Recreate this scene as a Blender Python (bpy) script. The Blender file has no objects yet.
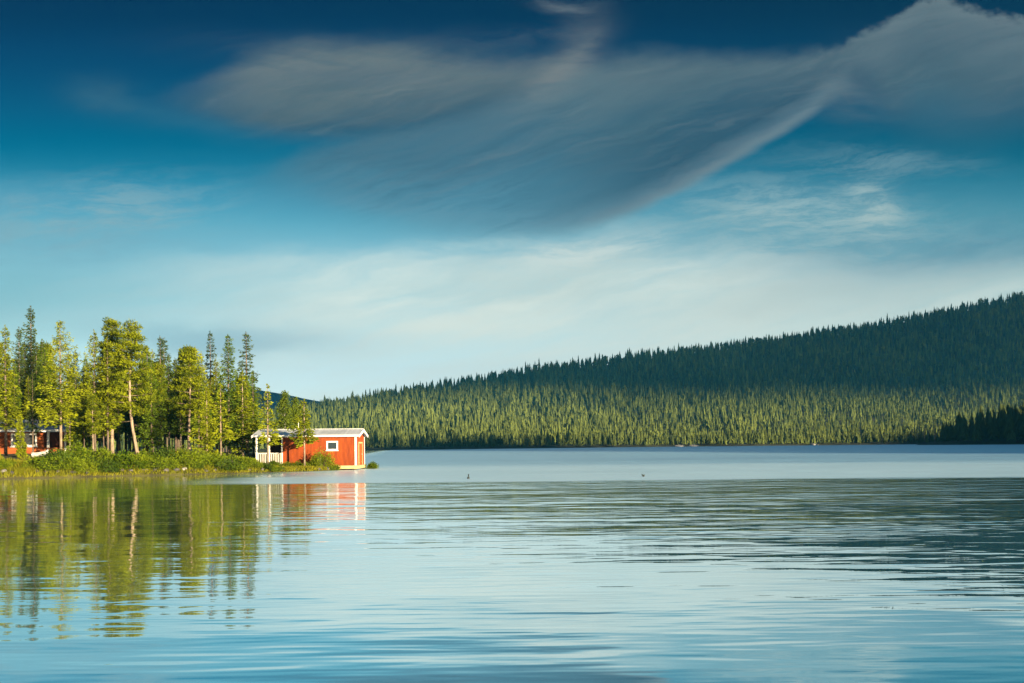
import bpy, math, random
import numpy as np
from math import radians, sin, cos, pi

scene = bpy.context.scene
COL = scene.collection
rng = np.random.default_rng(11)
random.seed(11)

# ------------------------------------------------------------------ camera frame
H_EYE, F, CX, HY = 1.8, 1000.0, 512.0, 445.0
TH = radians(0.48)
EXPO = 1.9
SUN_EL, SUN_AZ = radians(9.0), radians(138.0)
SUN = np.array([sin(SUN_AZ) * cos(SUN_EL), cos(SUN_AZ) * cos(SUN_EL), sin(SUN_EL)])


def uv(px, py):
    a, b = px - CX, HY - py
    return (a * cos(TH) + b * sin(TH)) / F, (-a * sin(TH) + b * cos(TH)) / F


def at(px, py, Y):
    u, v = uv(px, py)
    return u * Y, Y, H_EYE + v * Y


def X_of(px, Y):
    return uv(px, 450)[0] * Y


# ------------------------------------------------------------------ tagging
def tag(o, label=None, cat=None, group=None, kind=None):
    if label: o['label'] = label
    if cat: o['category'] = cat
    if group: o['group'] = group
    if kind: o['kind'] = kind
    return o


def empty(name, loc, rz=0.0):
    o = bpy.data.objects.new(name, None)
    COL.objects.link(o)
    o.location = loc
    o.rotation_euler = (0, 0, rz)
    o.empty_display_size = 0.3
    return o


# ------------------------------------------------------------------ materials
def srgb(r, g, b):
    f = lambda c: (c / 255 / 12.92) if c / 255 <= .04045 else ((c / 255 + .055) / 1.055) ** 2.4
    return (f(r), f(g), f(b), 1.0)


class NT:
    """small helper round a node tree"""
    def __init__(s, tree):
        s.t = tree
        tree.nodes.clear()

    def n(s, typ, **kw):
        nd = s.t.nodes.new(typ)
        for k, v in kw.items():
            setattr(nd, k, v)
        return nd

    def put(s, val, sock):
        if isinstance(val, E): val = val.s
        if isinstance(val, bpy.types.NodeSocket): s.t.links.new(val, sock)
        elif val is not None: sock.default_value = val

    def m(s, op, a, b=None, c=None):
        nd = s.n('ShaderNodeMath', operation=op)
        for i, x in enumerate((a, b, c)):
            if x is not None: s.put(x, nd.inputs[i])
        return E(s, nd.outputs[0])

    def e(s, sock): return E(s, sock)

    def smooth(s, x, lo, hi, a=0.0, b=1.0, kind='SMOOTHSTEP'):
        nd = s.n('ShaderNodeMapRange', interpolation_type=kind)
        s.put(x, nd.inputs['Value'])
        for k, v in (('From Min', lo), ('From Max', hi), ('To Min', a), ('To Max', b)): s.put(v, nd.inputs[k])
        return E(s, nd.outputs['Result'])

    def curve(s, x, pts, xs=1.0, ys=1.0):
        nd = s.n('ShaderNodeFloatCurve')
        cu = nd.mapping.curves[0]
        pts = [(min(max(p / xs, 0), 1), q / ys) for p, q in pts]
        nd.mapping.use_clip = False
        cu.points[0].location = pts[0]
        cu.points[1].location = pts[-1]
        for p in pts[1:-1]: cu.points.new(*p)
        nd.mapping.update()
        k = s.m('DIVIDE', x, xs)
        k.s.node.use_clamp = True
        s.put(k, nd.inputs['Value'])
        return s.m('MULTIPLY', nd.outputs[0], ys)

    def xyz(s, x, y, z=0.0):
        nd = s.n('ShaderNodeCombineXYZ')
        for i, v in enumerate((x, y, z)): s.put(v, nd.inputs[i])
        return nd.outputs[0]

    def noise(s, vec, scale=1.0, detail=4.0, rough=0.55, dist=0.0):
        nd = s.n('ShaderNodeTexNoise')
        s.put(vec, nd.inputs['Vector'])
        nd.inputs['Scale'].default_value = scale
        nd.inputs['Detail'].default_value = detail
        nd.inputs['Roughness'].default_value = rough
        nd.inputs['Distortion'].default_value = dist
        return E(s, nd.outputs[0])

    def mix(s, f, a, b, blend='MIX'):
        nd = s.n('ShaderNodeMix', data_type='RGBA', blend_type=blend)
        s.put(f, nd.inputs[0]); s.put(a, nd.inputs[6]); s.put(b, nd.inputs[7])
        return nd.outputs[2]

    def ramp(s, f, stops, interp='LINEAR'):
        nd = s.n('ShaderNodeValToRGB')
        cr = nd.color_ramp
        cr.interpolation = interp
        cr.elements[0].position, cr.elements[0].color = stops[0]
        cr.elements[1].position, cr.elements[1].color = stops[-1]
        for p, c in stops[1:-1]:
            el = cr.elements.new(p); el.color = c
        s.put(f, nd.inputs[0])
        return nd.outputs[0]


class E:
    def __init__(s, nt, sock): s.nt, s.s = nt, sock
    def __add__(s, o): return s.nt.m('ADD', s, o)
    def __radd__(s, o): return s.nt.m('ADD', o, s)
    def __sub__(s, o): return s.nt.m('SUBTRACT', s, o)
    def __rsub__(s, o): return s.nt.m('SUBTRACT', o, s)
    def __mul__(s, o): return s.nt.m('MULTIPLY', s, o)
    def __rmul__(s, o): return s.nt.m('MULTIPLY', o, s)
    def __truediv__(s, o): return s.nt.m('DIVIDE', s, o)
    def __rtruediv__(s, o): return s.nt.m('DIVIDE', o, s)
    def max(s, o): return s.nt.m('MAXIMUM', s, o)
    def min(s, o): return s.nt.m('MINIMUM', s, o)
    def clamp(s):
        r = s.nt.m('ADD', s, 0.0); r.s.node.use_clamp = True
        return r


def new_mat(name):
    m = bpy.data.materials.new(name)
    m.use_nodes = True
    return m, NT(m.node_tree)


def foliage_mat(name, dark, light, hue_var=0.25, transl=0.2):
    m, t = new_mat(name)
    out = t.n('ShaderNodeOutputMaterial')
    at_ = t.n('ShaderNodeAttribute', attribute_name='tint')
    oi = t.n('ShaderNodeObjectInfo')
    f = (t.e(at_.outputs['Fac']) * 0.8 + (t.e(oi.outputs['Random']) - 0.5) * hue_var + 0.1).clamp()
    c = t.ramp(f, [(0, (*dark, 1)), (1, (*light, 1))])
    d = t.n('ShaderNodeBsdfPrincipled')
    t.put(c, d.inputs['Base Color'])
    d.inputs['Roughness'].default_value = 0.6
    d.inputs['Specular IOR Level'].default_value = 0.05
    tr = t.n('ShaderNodeBsdfTranslucent')
    t.put(c, tr.inputs[0])
    mx = t.n('ShaderNodeMixShader')
    mx.inputs[0].default_value = transl
    t.put(d.outputs[0], mx.inputs[1]); t.put(tr.outputs[0], mx.inputs[2]); t.put(mx.outputs[0], out.inputs[0])
    return m


def plain_mat(name, c0, c1, scale=3.0, rough=0.7, stretch=(1, 1, 1), bump=0.0, boards=0.0, axis='X', metal=0.0, detail=5):
    """two tones broken up by stretched noise; optional board grooves as bump"""
    m, t = new_mat(name)
    out = t.n('ShaderNodeOutputMaterial')
    tc = t.n('ShaderNodeTexCoord')
    mp = t.n('ShaderNodeMapping')
    mp.inputs['Scale'].default_value = stretch
    t.put(tc.outputs['Object'], mp.inputs[0])
    n = t.noise(mp.outputs[0], scale, detail, 0.6)
    f = t.smooth(n, 0.3, 0.7)
    c = t.mix(f, (*c0, 1), (*c1, 1))
    p = t.n('ShaderNodeBsdfPrincipled')
    p.inputs['Roughness'].default_value = rough
    p.inputs['Metallic'].default_value = metal
    p.inputs['Specular IOR Level'].default_value = 0.3
    h = n * bump
    if boards:
        w = t.n('ShaderNodeTexWave', wave_type='BANDS', bands_direction=axis, wave_profile='SIN')
        t.put(tc.outputs['Object'], w.inputs[0])
        w.inputs['Scale'].default_value = boards
        w.inputs['Distortion'].default_value = 0.0
        g = t.smooth(w.outputs['Fac'], 0.0, 0.12)
        h = h + g * 0.02
        # every board took the paint a little differently
        sp = t.n('ShaderNodeSeparateXYZ'); t.put(tc.outputs['Object'], sp.inputs[0])
        idx = t.m('FLOOR', t.e(sp.outputs[0 if axis == 'X' else 2 if axis == 'Z' else 1]) * (boards * 20 / (2 * pi)))
        wn = t.n('ShaderNodeTexWhiteNoise', noise_dimensions='1D'); t.put(idx, wn.inputs['W'])
        c = t.mix(t.e(wn.outputs[0]) * 0.35, c, (*[x * 0.72 for x in c0], 1))
    t.put(c, p.inputs['Base Color'])
    if bump or boards:
        b = t.n('ShaderNodeBump'); b.inputs['Strength'].default_value = 0.7; b.inputs['Distance'].default_value = 1.0
        t.put(h, b.inputs['Height']); t.put(b.outputs[0], p.inputs['Normal'])
    t.put(p.outputs[0], out.inputs[0])
    return m


M = {}
M['pine'] = foliage_mat('pine_needles', (0.035, 0.062, 0.004), (0.245, 0.270, 0.008), 0.30)
M['spruce'] = foliage_mat('spruce_needles', (0.025, 0.052, 0.006), (0.130, 0.190, 0.010), 0.35)
M['dark_spruce'] = foliage_mat('dark_spruce_needles', (0.016, 0.032, 0.008), (0.075, 0.105, 0.018), 0.3)
M['birch'] = foliage_mat('birch_leaves', (0.050, 0.090, 0.010), (0.150, 0.200, 0.020), 0.3, 0.4)
M['shrub'] = foliage_mat('shrub_leaves', (0.035, 0.075, 0.004), (0.200, 0.250, 0.012), 0.5, 0.35)
M['shrub_dark'] = foliage_mat('dark_shrub_leaves', (0.020, 0.045, 0.006), (0.085, 0.130, 0.012), 0.4, 0.25)
M['shrub_gold'] = foliage_mat('yellow_shrub_leaves', (0.065, 0.085, 0.006), (0.250, 0.255, 0.014), 0.4, 0.3)
M['grass'] = foliage_mat('grass_blades', (0.080, 0.095, 0.008), (0.240, 0.225, 0.015), 0.0, 0.3)
M['far_forest'] = foliage_mat('far_forest_needles', (0.008, 0.020, 0.010), (0.150, 0.185, 0.040), 0.0, 0.25)
M['bark_pine'] = plain_mat('pine_bark', (0.13, 0.095, 0.065), (0.34, 0.26, 0.18), 2.5, 0.9, (3, 3, .7), bump=0.03)
M['bark_spruce'] = plain_mat('spruce_bark', (0.08, 0.06, 0.045), (0.20, 0.15, 0.11), 2.5, 0.9, (3, 3, .7), bump=0.03)
M['bark_birch'] = plain_mat('birch_bark', (0.22, 0.20, 0.17), (0.66, 0.62, 0.55), 2.0, 0.8, (1, 1, 2.5), bump=0.01)
M['red'] = plain_mat('red_board_wall', (0.190, 0.030, 0.002), (0.310, 0.054, 0.003), 1.2, 0.75, (4, 4, .6), boards=3.2, axis='X')
M['red_side'] = plain_mat('red_board_gable', (0.25, 0.043, 0.003), (0.33, 0.062, 0.004), 1.2, 0.75, (4, 4, .6), boards=3.2, axis='Y')  # brighter than the front boards, the gable's sunlight is put into the colour
M['house_red'] = plain_mat('house_board_wall', (0.19, 0.040, 0.006), (0.31, 0.075, 0.011), 1.2, 0.8, (.6, .6, 4), boards=2.2, axis='Z')
M['parapet'] = plain_mat('sunlit_parapet_boards', (0.42, 0.11, 0.025), (0.52, 0.15, 0.035), 1.2, 0.8, (4, 4, .6), boards=3.0, axis='X')  # red parapet boards with orange sunlight put into the colour
M['shaded_red'] = plain_mat('shaded_inner_boards', (0.10, 0.03, 0.018), (0.14, 0.04, 0.022), 1.2, 0.85, (4, 4, .6), boards=3.0, axis='X')  # darker copy of the red boards, porch shade put into the colour
M['white'] = plain_mat('white_paint', (0.70, 0.66, 0.58), (0.82, 0.79, 0.72), 2.0, 0.55, bump=0.004)
M['worn_white'] = plain_mat('worn_white_paint', (0.40, 0.37, 0.31), (0.60, 0.57, 0.50), 2.0, 0.7, (2, 2, .6), bump=0.006)
M['cream'] = plain_mat('pale_timber', (0.44, 0.30, 0.13), (0.60, 0.43, 0.20), 2.0, 0.8, (1, 4, 4), bump=0.01)
M['door'] = plain_mat('ochre_door_boards', (0.28, 0.060, 0.006), (0.36, 0.085, 0.008), 1.2, 0.75, (4, 4, .6), boards=3.2, axis='Y')
M['roof'] = plain_mat('light_sheet_roof', (0.40, 0.42, 0.43), (0.58, 0.60, 0.60), 0.8, 0.5, (1.5, 1, 1), boards=2.0, axis='X')
M['dark_roof'] = plain_mat('grey_felt_roof', (0.13, 0.15, 0.17), (0.22, 0.24, 0.26), 1.0, 0.9, bump=0.02)
M['metal'] = plain_mat('grey_metal', (0.45, 0.45, 0.45), (0.6, 0.6, 0.6), 3.0, 0.4, metal=0.6)
M['rock'] = plain_mat('granite', (0.11, 0.105, 0.095), (0.30, 0.28, 0.25), 2.2, 0.9, bump=0.12, detail=8)
M['wet_rock'] = plain_mat('wet_stone', (0.03, 0.03, 0.027), (0.11, 0.10, 0.09), 2.2, 0.8, bump=0.1, detail=8)
M['piling'] = plain_mat('wet_timber', (0.06, 0.045, 0.03), (0.11, 0.08, 0.05), 3.0, 0.8, (3, 3, .6), bump=0.02)
M['boat'] = plain_mat('boat_paint', (0.26, 0.26, 0.25), (0.42, 0.41, 0.39), 2.0, 0.45, bump=0.004)
M['bird_dark'] = plain_mat('dark_plumage', (0.015, 0.02, 0.02), (0.04, 0.05, 0.05), 20.0, 0.7)
M['soil'] = plain_mat('bank_soil', (0.035, 0.032, 0.014), (0.085, 0.080, 0.020), 0.7, 0.95, bump=0.08, detail=8)
M['forest_floor'] = plain_mat('forest_floor', (0.018, 0.024, 0.010), (0.045, 0.050, 0.018), 0.05, 0.95)
M['cloud'] = plain_mat('cloud_vapour', (0.80, 0.80, 0.80), (0.86, 0.86, 0.86), 0.001, 1.0)
M['mountain'] = plain_mat('mountain_forest', (0.018, 0.030, 0.022), (0.040, 0.052, 0.034), 0.004, 0.95, detail=8)


def glass_mat():
    m, t = new_mat('window_glass')
    out = t.n('ShaderNodeOutputMaterial')
    p = t.n('ShaderNodeBsdfPrincipled')
    p.inputs['Base Color'].default_value = (0.02, 0.03, 0.035, 1)
    p.inputs['Roughness'].default_value = 0.06
    p.inputs['IOR'].default_value = 1.6
    tc = t.n('ShaderNodeTexCoord')
    b = t.n('ShaderNodeBump'); b.inputs['Strength'].default_value = 0.4
    t.put(t.noise(tc.outputs['Object'], 1.5, 2) * 0.03, b.inputs['Height'])
    t.put(b.outputs[0], p.inputs['Normal'])
    t.put(p.outputs[0], out.inputs[0])
    return m


M['glass'] = glass_mat()


def water_mat():
    m, t = new_mat('lake_surface')
    out = t.n('ShaderNodeOutputMaterial')
    tc = t.n('ShaderNodeTexCoord')
    sp = t.n('ShaderNodeSeparateXYZ'); t.put(tc.outputs['Object'], sp.inputs[0])
    x, y = t.e(sp.outputs[0]), t.e(sp.outputs[1])
    # wind: a ruffled belt lies beyond ~49 m, a rougher one beyond ~88 m; the lee of the wooded point stays calm
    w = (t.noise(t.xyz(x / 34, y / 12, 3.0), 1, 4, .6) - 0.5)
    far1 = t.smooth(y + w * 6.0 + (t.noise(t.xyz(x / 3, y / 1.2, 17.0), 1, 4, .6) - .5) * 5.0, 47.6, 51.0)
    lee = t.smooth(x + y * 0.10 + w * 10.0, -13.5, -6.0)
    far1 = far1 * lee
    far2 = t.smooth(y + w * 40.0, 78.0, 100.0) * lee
    patches = t.smooth(t.noise(t.xyz(x / 150, y / 45, 9.0), 1, 3, .6), 0.45, 0.62)
    # heights in metres
    fl = t.noise(t.xyz(x * 0.24, y * 0.40, 0.0), 1, 2, .5, 0.3)
    md = t.noise(t.xyz(x * 0.42, y * 1.3, 5.0), 1, 2, .5, 0.3)
    fn = t.noise(t.xyz(x * 1.0, y * 4.6, 8.0), 1, 1, .5)
    calm = t.smooth(t.noise(t.xyz(x / 22, y / 7, 1.0), 1, 2, .5), 0.32, 0.66)
    k = t.smooth(y, 9.0, 40.0)                 # ripples grow towards the belt
    k1 = t.smooth(y, 7.0, 22.0)
    east = t.smooth(x + y * 0.15, -9.0, 6.0)
    amp_f = 0.018 + k * (0.008 + east * 0.10)
    amp_m = (0.0095 + k1 * east * 0.016 + k * east * 0.030) * (calm * 0.9 + 0.35)
    amp_n = (0.0022 + k1 * 0.0016 + k1 * east * 0.0040) * (calm * .7 + 0.5)
    h = fl * amp_f + md * amp_m + fn * amp_n
    h = h * (1.0 - far1 * 0.3)
    b = t.n('ShaderNodeBump'); b.inputs['Strength'].default_value = 1.0; b.inputs['Distance'].default_value = 1.0
    t.put(h, b.inputs['Height'])
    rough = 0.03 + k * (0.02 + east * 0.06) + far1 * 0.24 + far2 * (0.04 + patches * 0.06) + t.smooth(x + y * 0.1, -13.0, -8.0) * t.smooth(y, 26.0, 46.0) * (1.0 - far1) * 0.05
    lwt = t.n('ShaderNodeLayerWeight'); lwt.inputs[0].default_value = 0.5
    t.put(b.outputs[0], lwt.inputs['Normal'])
    mirror = t.curve(lwt.outputs['Facing'], [(0, .05), (.4, .30), (.6, .72), (.72, .83), (.85, .94), (1, .98)])
    g = t.n('ShaderNodeBsdfGlossy', distribution='BECKMANN'); g.inputs['Color'].default_value = (0.96, 1.0, 1.0, 1)
    t.put(rough, g.inputs['Roughness']); t.put(b.outputs[0], g.inputs['Normal'])
    d = t.n('ShaderNodeBsdfDiffuse'); t.put(t.mix(far2, t.mix(far1, (0.20, 0.34, 0.36, 1), (0.58, 0.80, 0.86, 1)), (0.46, 0.74, 0.88, 1)), d.inputs['Color'])  # pale belt colours stand in for bright sky mirrored by the ruffled water
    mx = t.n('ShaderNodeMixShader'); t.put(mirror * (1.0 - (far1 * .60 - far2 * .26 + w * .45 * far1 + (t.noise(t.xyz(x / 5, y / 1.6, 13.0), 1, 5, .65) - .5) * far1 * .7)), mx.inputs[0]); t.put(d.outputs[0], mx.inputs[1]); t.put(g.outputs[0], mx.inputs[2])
    t.put(mx.outputs[0], out.inputs[0])
    return m


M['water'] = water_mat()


# ------------------------------------------------------------------ mesh helpers
def link_mesh(name, V, faces_flat, sizes, mats, parent=None, tint=None, smooth=False, matidx=None):
    me = bpy.data.meshes.new(name)
    V = np.asarray(V, np.float32)
    me.vertices.add(len(V)); me.vertices.foreach_set('co', V.ravel())
    ff = np.asarray(faces_flat, np.int32).ravel()
    sz = np.asarray(sizes, np.int32)
    me.loops.add(len(ff)); me.loops.foreach_set('vertex_index', ff)
    st = np.concatenate([[0], np.cumsum(sz)[:-1]]).astype(np.int32)
    me.polygons.add(len(sz)); me.polygons.foreach_set('loop_start', st); me.polygons.foreach_set('loop_total', sz)
    me.polygons.foreach_set('use_smooth', np.full(len(sz), smooth))
    if matidx is not None: me.polygons.foreach_set('material_index', np.asarray(matidx, np.int32))
    for mm in (mats if isinstance(mats, (list, tuple)) else [mats]): me.materials.append(mm)
    if tint is not None:
        a = me.attributes.new('tint', 'FLOAT', 'POINT'); a.data.foreach_set('value', np.asarray(tint, np.float32))
    me.update(calc_edges=True); me.validate()
    o = bpy.data.objects.new(name, me)
    COL.objects.link(o)
    if parent is not None: o.parent = parent
    return o


class MB:
    def __init__(s, origin=(0, 0, 0)):
        s.v, s.f, s.o = [], [], np.array(origin, float)

    def add(s, vs, fs):
        b = len(s.v)
        s.v += [tuple(np.array(p, float) - s.o) for p in vs]
        s.f += [tuple(i + b for i in f) for f in fs]

    def box(s, x0, x1, y0, y1, z0, z1):
        vs = [(x, y, z) for z in (z0, z1) for x, y in ((x0, y0), (x1, y0), (x1, y1), (x0, y1))]
        s.add(vs, [(3, 2, 1, 0), (4, 5, 6, 7), (0, 1, 5, 4), (1, 2, 6, 5), (2, 3, 7, 6), (3, 0, 4, 7)])
        return s

    def prism(s, poly, axis, a, b):
        """polygon in the two other axes, extruded along axis from a to b"""
        n = len(poly)
        mk = {'x': lambda p, t: (t, p[0], p[1]), 'y': lambda p, t: (p[0], t, p[1]), 'z': lambda p, t: (p[0], p[1], t)}[axis]
        vs = [mk(p, a) for p in poly] + [mk(p, b) for p in poly]
        s.add(vs, [tuple(range(n))[::-1], tuple(range(n, 2 * n))] + [(i, (i + 1) % n, n + (i + 1) % n, n + i) for i in range(n)])
        return s

    def tube(s, path, radii, n=7, cap=True):
        path = [np.array(p, float) for p in path]
        vs, fs = [], []
        for i, p in enumerate(path):
            d = path[min(i + 1, len(path) - 1)] - path[max(i - 1, 0)]
            d /= np.linalg.norm(d) + 1e-9
            a = np.cross(d, [0, 0, 1.0] if abs(d[2]) < .9 else [1.0, 0, 0]); a /= np.linalg.norm(a)
            c = np.cross(d, a)
            for k in range(n):
                q = 2 * pi * k / n
                vs.append(p + radii[i] * (cos(q) * a + sin(q) * c))
        for i in range(len(path) - 1):
            for k in range(n):
                fs.append((i * n + k, i * n + (k + 1) % n, (i + 1) * n + (k + 1) % n, (i + 1) * n + k))
        if cap:
            fs.append(tuple(range(n))[::-1]); fs.append(tuple((len(path) - 1) * n + k for k in range(n)))
        s.add(vs, fs)
        return s

    def build(s, name, mat, parent=None, smooth=False):
        flat = [i for f in s.f for i in f]
        o = link_mesh(name, s.v, flat, [len(f) for f in s.f], mat, parent, smooth=smooth)
        if s.f:
            import bmesh
            bm = bmesh.new(); bm.from_mesh(o.data); bmesh.ops.recalc_face_normals(bm, faces=bm.faces)
            bm.to_mesh(o.data); bm.free()
        return o


def nrm(a): return a / (np.linalg.norm(a, axis=-1, keepdims=True) + 1e-9)


def leaf_quads(C, D, L, W, r):
    """diamond shaped leaves / needle sprays: centre C, direction D"""
    n = len(C)
    D = nrm(D)
    R = nrm(r.normal(size=(n, 3)))
    S = nrm(np.cross(D, R))
    L = np.broadcast_to(L, (n,))[:, None]; W = np.broadcast_to(W, (n,))[:, None]
    V = np.stack([C, C + D * L * .45 + S * W * .5, C + D * L, C + D * L * .45 - S * W * .5], 1).reshape(-1, 3)
    Fq = np.arange(4 * n).reshape(n, 4)
    return V, Fq


# ------------------------------------------------------------------ tree prototypes (heights normalised later by scale)
def pine_mesh(h, R, cb, seed, lean=(0, 0), dens=1.0, top=1.5):
    r = np.random.default_rng(seed)
    tr = MB()
    nseg = 9
    bend = r.normal(size=2) * 0.10
    path, rad = [], []
    for i in range(nseg + 1):
        t = i / nseg
        path.append((lean[0] * t + bend[0] * sin(t * 5 + seed), lean[1] * t + bend[1] * sin(t * 4), -0.4 + (h - .1 + .4) * t))
        rad.append(max(0.0115 * h * (1 - t) ** .8 + 0.015, 0.02) * (1.35 if i == 0 else 1))
    tr.tube(path, rad, 8)
    def axis(z):
        t = min(max((z + .4) / (h + .3), 0), 1) * nseg
        i = min(int(t), nseg - 1); f = t - i
        return np.array(path[i]) * (1 - f) + np.array(path[i + 1]) * f
    Vs, Fs, Ts, off = [], [], [], 0
    nb = int(54 * dens)
    side = r.uniform(0, 2 * pi)
    for k in range(nb):
        t = ((k + r.uniform(0, 1)) / nb) ** 0.85
        z = h * (cb + (0.97 - cb) * t)
        prof = (1 - t ** top) ** .8 * min(1, .55 + t * 2.0) + .10
        az = k * 2.39996 + r.uniform(-.5, .5)
        ln = R * prof * r.uniform(.45, 1.2) * (1 + .22 * cos(az - side))
        rise = ln * (r.uniform(-.05, .25) + .35 * t)
        a0 = axis(z)
        d = np.array([cos(az), sin(az), 0])
        pth = [a0, a0 + d * ln * .5 + [0, 0, rise * .3 - .03], a0 + d * ln + [0, 0, rise]]
        tr.tube(pth, [0.026 * (1 - .5 * t), 0.014, 0.006], 4, False)
        nc = 2 + int(ln / .42)
        for j in range(nc):
            f = .38 + .62 * (j + .7) / nc
            c = a0 + d * ln * f + np.array([0, 0, rise * f ** 1.5]) + r.normal(size=3) * [.16, .16, .07]
            rc = r.uniform(.20, .38) * (0.75 + .12 * R)
            n = int(84 * (rc / .33) ** 2)
            u = nrm(r.normal(size=(n, 3)))
            rr = r.uniform(.25, 1, size=(n, 1)) ** .6
            P = c + u * rr * rc * [1, 1, .48]
            D = u * [1, 1, .6] + [0, 0, .45] + r.normal(size=(n, 3)) * .35
            V, Fq = leaf_quads(P, D, r.uniform(.14, .28, n), r.uniform(.04, .07, n), r)
            Vs.append(V); Fs.append(Fq + off); off += len(V)
            base = r.uniform(.05, 1.0)
            tv = np.clip(base + r.normal(size=n) * .16 + u[:, 2] * .1, 0, 1)
            Ts.append(np.repeat(tv, 4))
    # dead stubs under the crown
    for k in range(9):
        z = h * r.uniform(.22, max(cb, .3)); az = r.uniform(0, 2 * pi); a0 = axis(z); ln = r.uniform(.3, .9)
        tr.tube([a0, a0 + [cos(az) * ln, sin(az) * ln, -.1 * ln]], [.014, .004], 3, False)
    return tr, (np.concatenate(Vs), np.concatenate(Fs), np.concatenate(Ts))


def spruce_mesh(h, R, cb, seed, dens=1.0, droop=.35, gap=0.0):
    r = np.random.default_rng(seed)
    lop = r.uniform(0, 6.28)
    tr = MB()
    tr.tube([(0, 0, -.4), (0.01, 0, h * .5), (0, 0.01, h)], [0.009 * h + .02, .006 * h + .015, .010], 7)
    Vs, Fs, Ts, off = [], [], [], 0
    z = h * cb
    while z < h * .985:
        t = (z / h - cb) / (1 - cb)
        prof = (1 - t) ** .85 * min(1, .62 + t * 2.2) + .045
        nb = max(4, int((8 - 3 * t) * dens))
        a0 = r.uniform(0, 6.28)
        for k in range(nb):
            if gap and r.random() < gap: continue
            az = a0 + k * 2 * pi / nb + r.uniform(-.3, .3)
            ln = R * prof * r.uniform(.42, 1.25) * (1 + .2 * cos(az - lop + z * .6))
            zj = r.uniform(-.16, .16)
            d = np.array([cos(az), sin(az), 0.0]); sdir = np.array([-sin(az), cos(az), 0.0])
            dz = -droop * ln * (1 - .9 * t) + .25 * ln * t * t
            n = int((14 + 34 * ln) * dens)
            f = r.uniform(.05, 1, n) ** .75
            wd = (.10 + .26 * ln * (1 - f ** 1.5) * f * 2)
            P = np.array([0, 0, z]) + d * (f * ln)[:, None] + sdir * (r.uniform(-1, 1, n) * wd)[:, None]
            P[:, 2] += dz * f ** .8 + r.normal(size=n) * (.05 + .05 * ln) + zj * (1 - .8 * t) + .12 * ln * np.maximum(f - .75, 0) * 2
            D = d * .9 + sdir * r.normal(size=(n, 1)) * .8 + np.array([0, 0, -.25]) + r.normal(size=(n, 3)) * .22
            V, Fq = leaf_quads(P, D, r.uniform(.16, .32, n) * (1 - .5 * t), r.uniform(.07, .13, n) * (1 - .5 * t), r)
            Vs.append(V); Fs.append(Fq + off); off += len(V)
            base = r.uniform(.2, .85)
            Ts.append(np.repeat(np.clip(base + (f - .5) * .3 + r.normal(size=n) * .13, 0, 1), 4))
            if ln > .35:
                tr.tube([(0, 0, z + zj), tuple(np.array([0, 0, z + zj]) + d * ln * .8 + [0, 0, dz * .8])], [.012, .004], 3, False)
        z += (0.20 + .13 * (1 - t)) * (1 + .4 * gap) * r.uniform(.8, 1.25)
    # leader
    n = 14
    P = np.column_stack([r.normal(size=n) * .02, r.normal(size=n) * .02, h - r.uniform(0, .35, n)])
    V, Fq = leaf_quads(P, np.column_stack([r.normal(size=n) * .6, r.normal(size=n) * .6, np.ones(n)]), .16, .05, r)
    Vs.append(V); Fs.append(Fq + off); Ts.append(np.full(len(V), .5))
    return tr, (np.concatenate(Vs), np.concatenate(Fs), np.concatenate(Ts))


def birch_mesh(h, R, cb, seed):
    r = np.random.default_rng(seed)
    tr = MB()
    tr.tube([(0, 0, -.4), (.05, 0, h * .35), (-.04, .03, h * .7), (.02, 0, h * .97)], [.07, .05, .032, .01], 7)
    Vs, Fs, Ts, off = [], [], [], 0
    for k in range(34):
        t = (k + r.random()) / 34
        z = h * (cb + (1 - cb) * t * .97)
        az = k * 2.4 + r.uniform(-.4, .4)
        ln = R * ((.5 + .5 * sin(pi * min(1, t * 1.3 + .1))) * (1 - t ** 2) + .12) * r.uniform(.6, 1.15)
        d = np.array([cos(az), sin(az), .75]); e = np.array([0, 0, z]) + d * ln * [1, 1, .8]
        tr.tube([(0, 0, z), tuple(e)], [.018, .005], 3, False)
        n = int(60 + 130 * ln)
        f = r.uniform(.25, 1.05, n)
        P = np.array([0, 0, z]) + d * (f * ln)[:, None] * [1, 1, .8] + r.normal(size=(n, 3)) * (.09 + .13 * ln)
        V, Fq = leaf_quads(P, r.normal(size=(n, 3)) + [0, 0, -.5], r.uniform(.09, .17, n), r.uniform(.06, .11, n), r)
        Vs.append(V); Fs.append(Fq + off); off += len(V)
        Ts.append(np.repeat(np.clip(r.uniform(.2, .9) + r.normal(size=n) * .15, 0, 1), 4))
    return tr, (np.concatenate(Vs), np.concatenate(Fs), np.concatenate(Ts))


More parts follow.
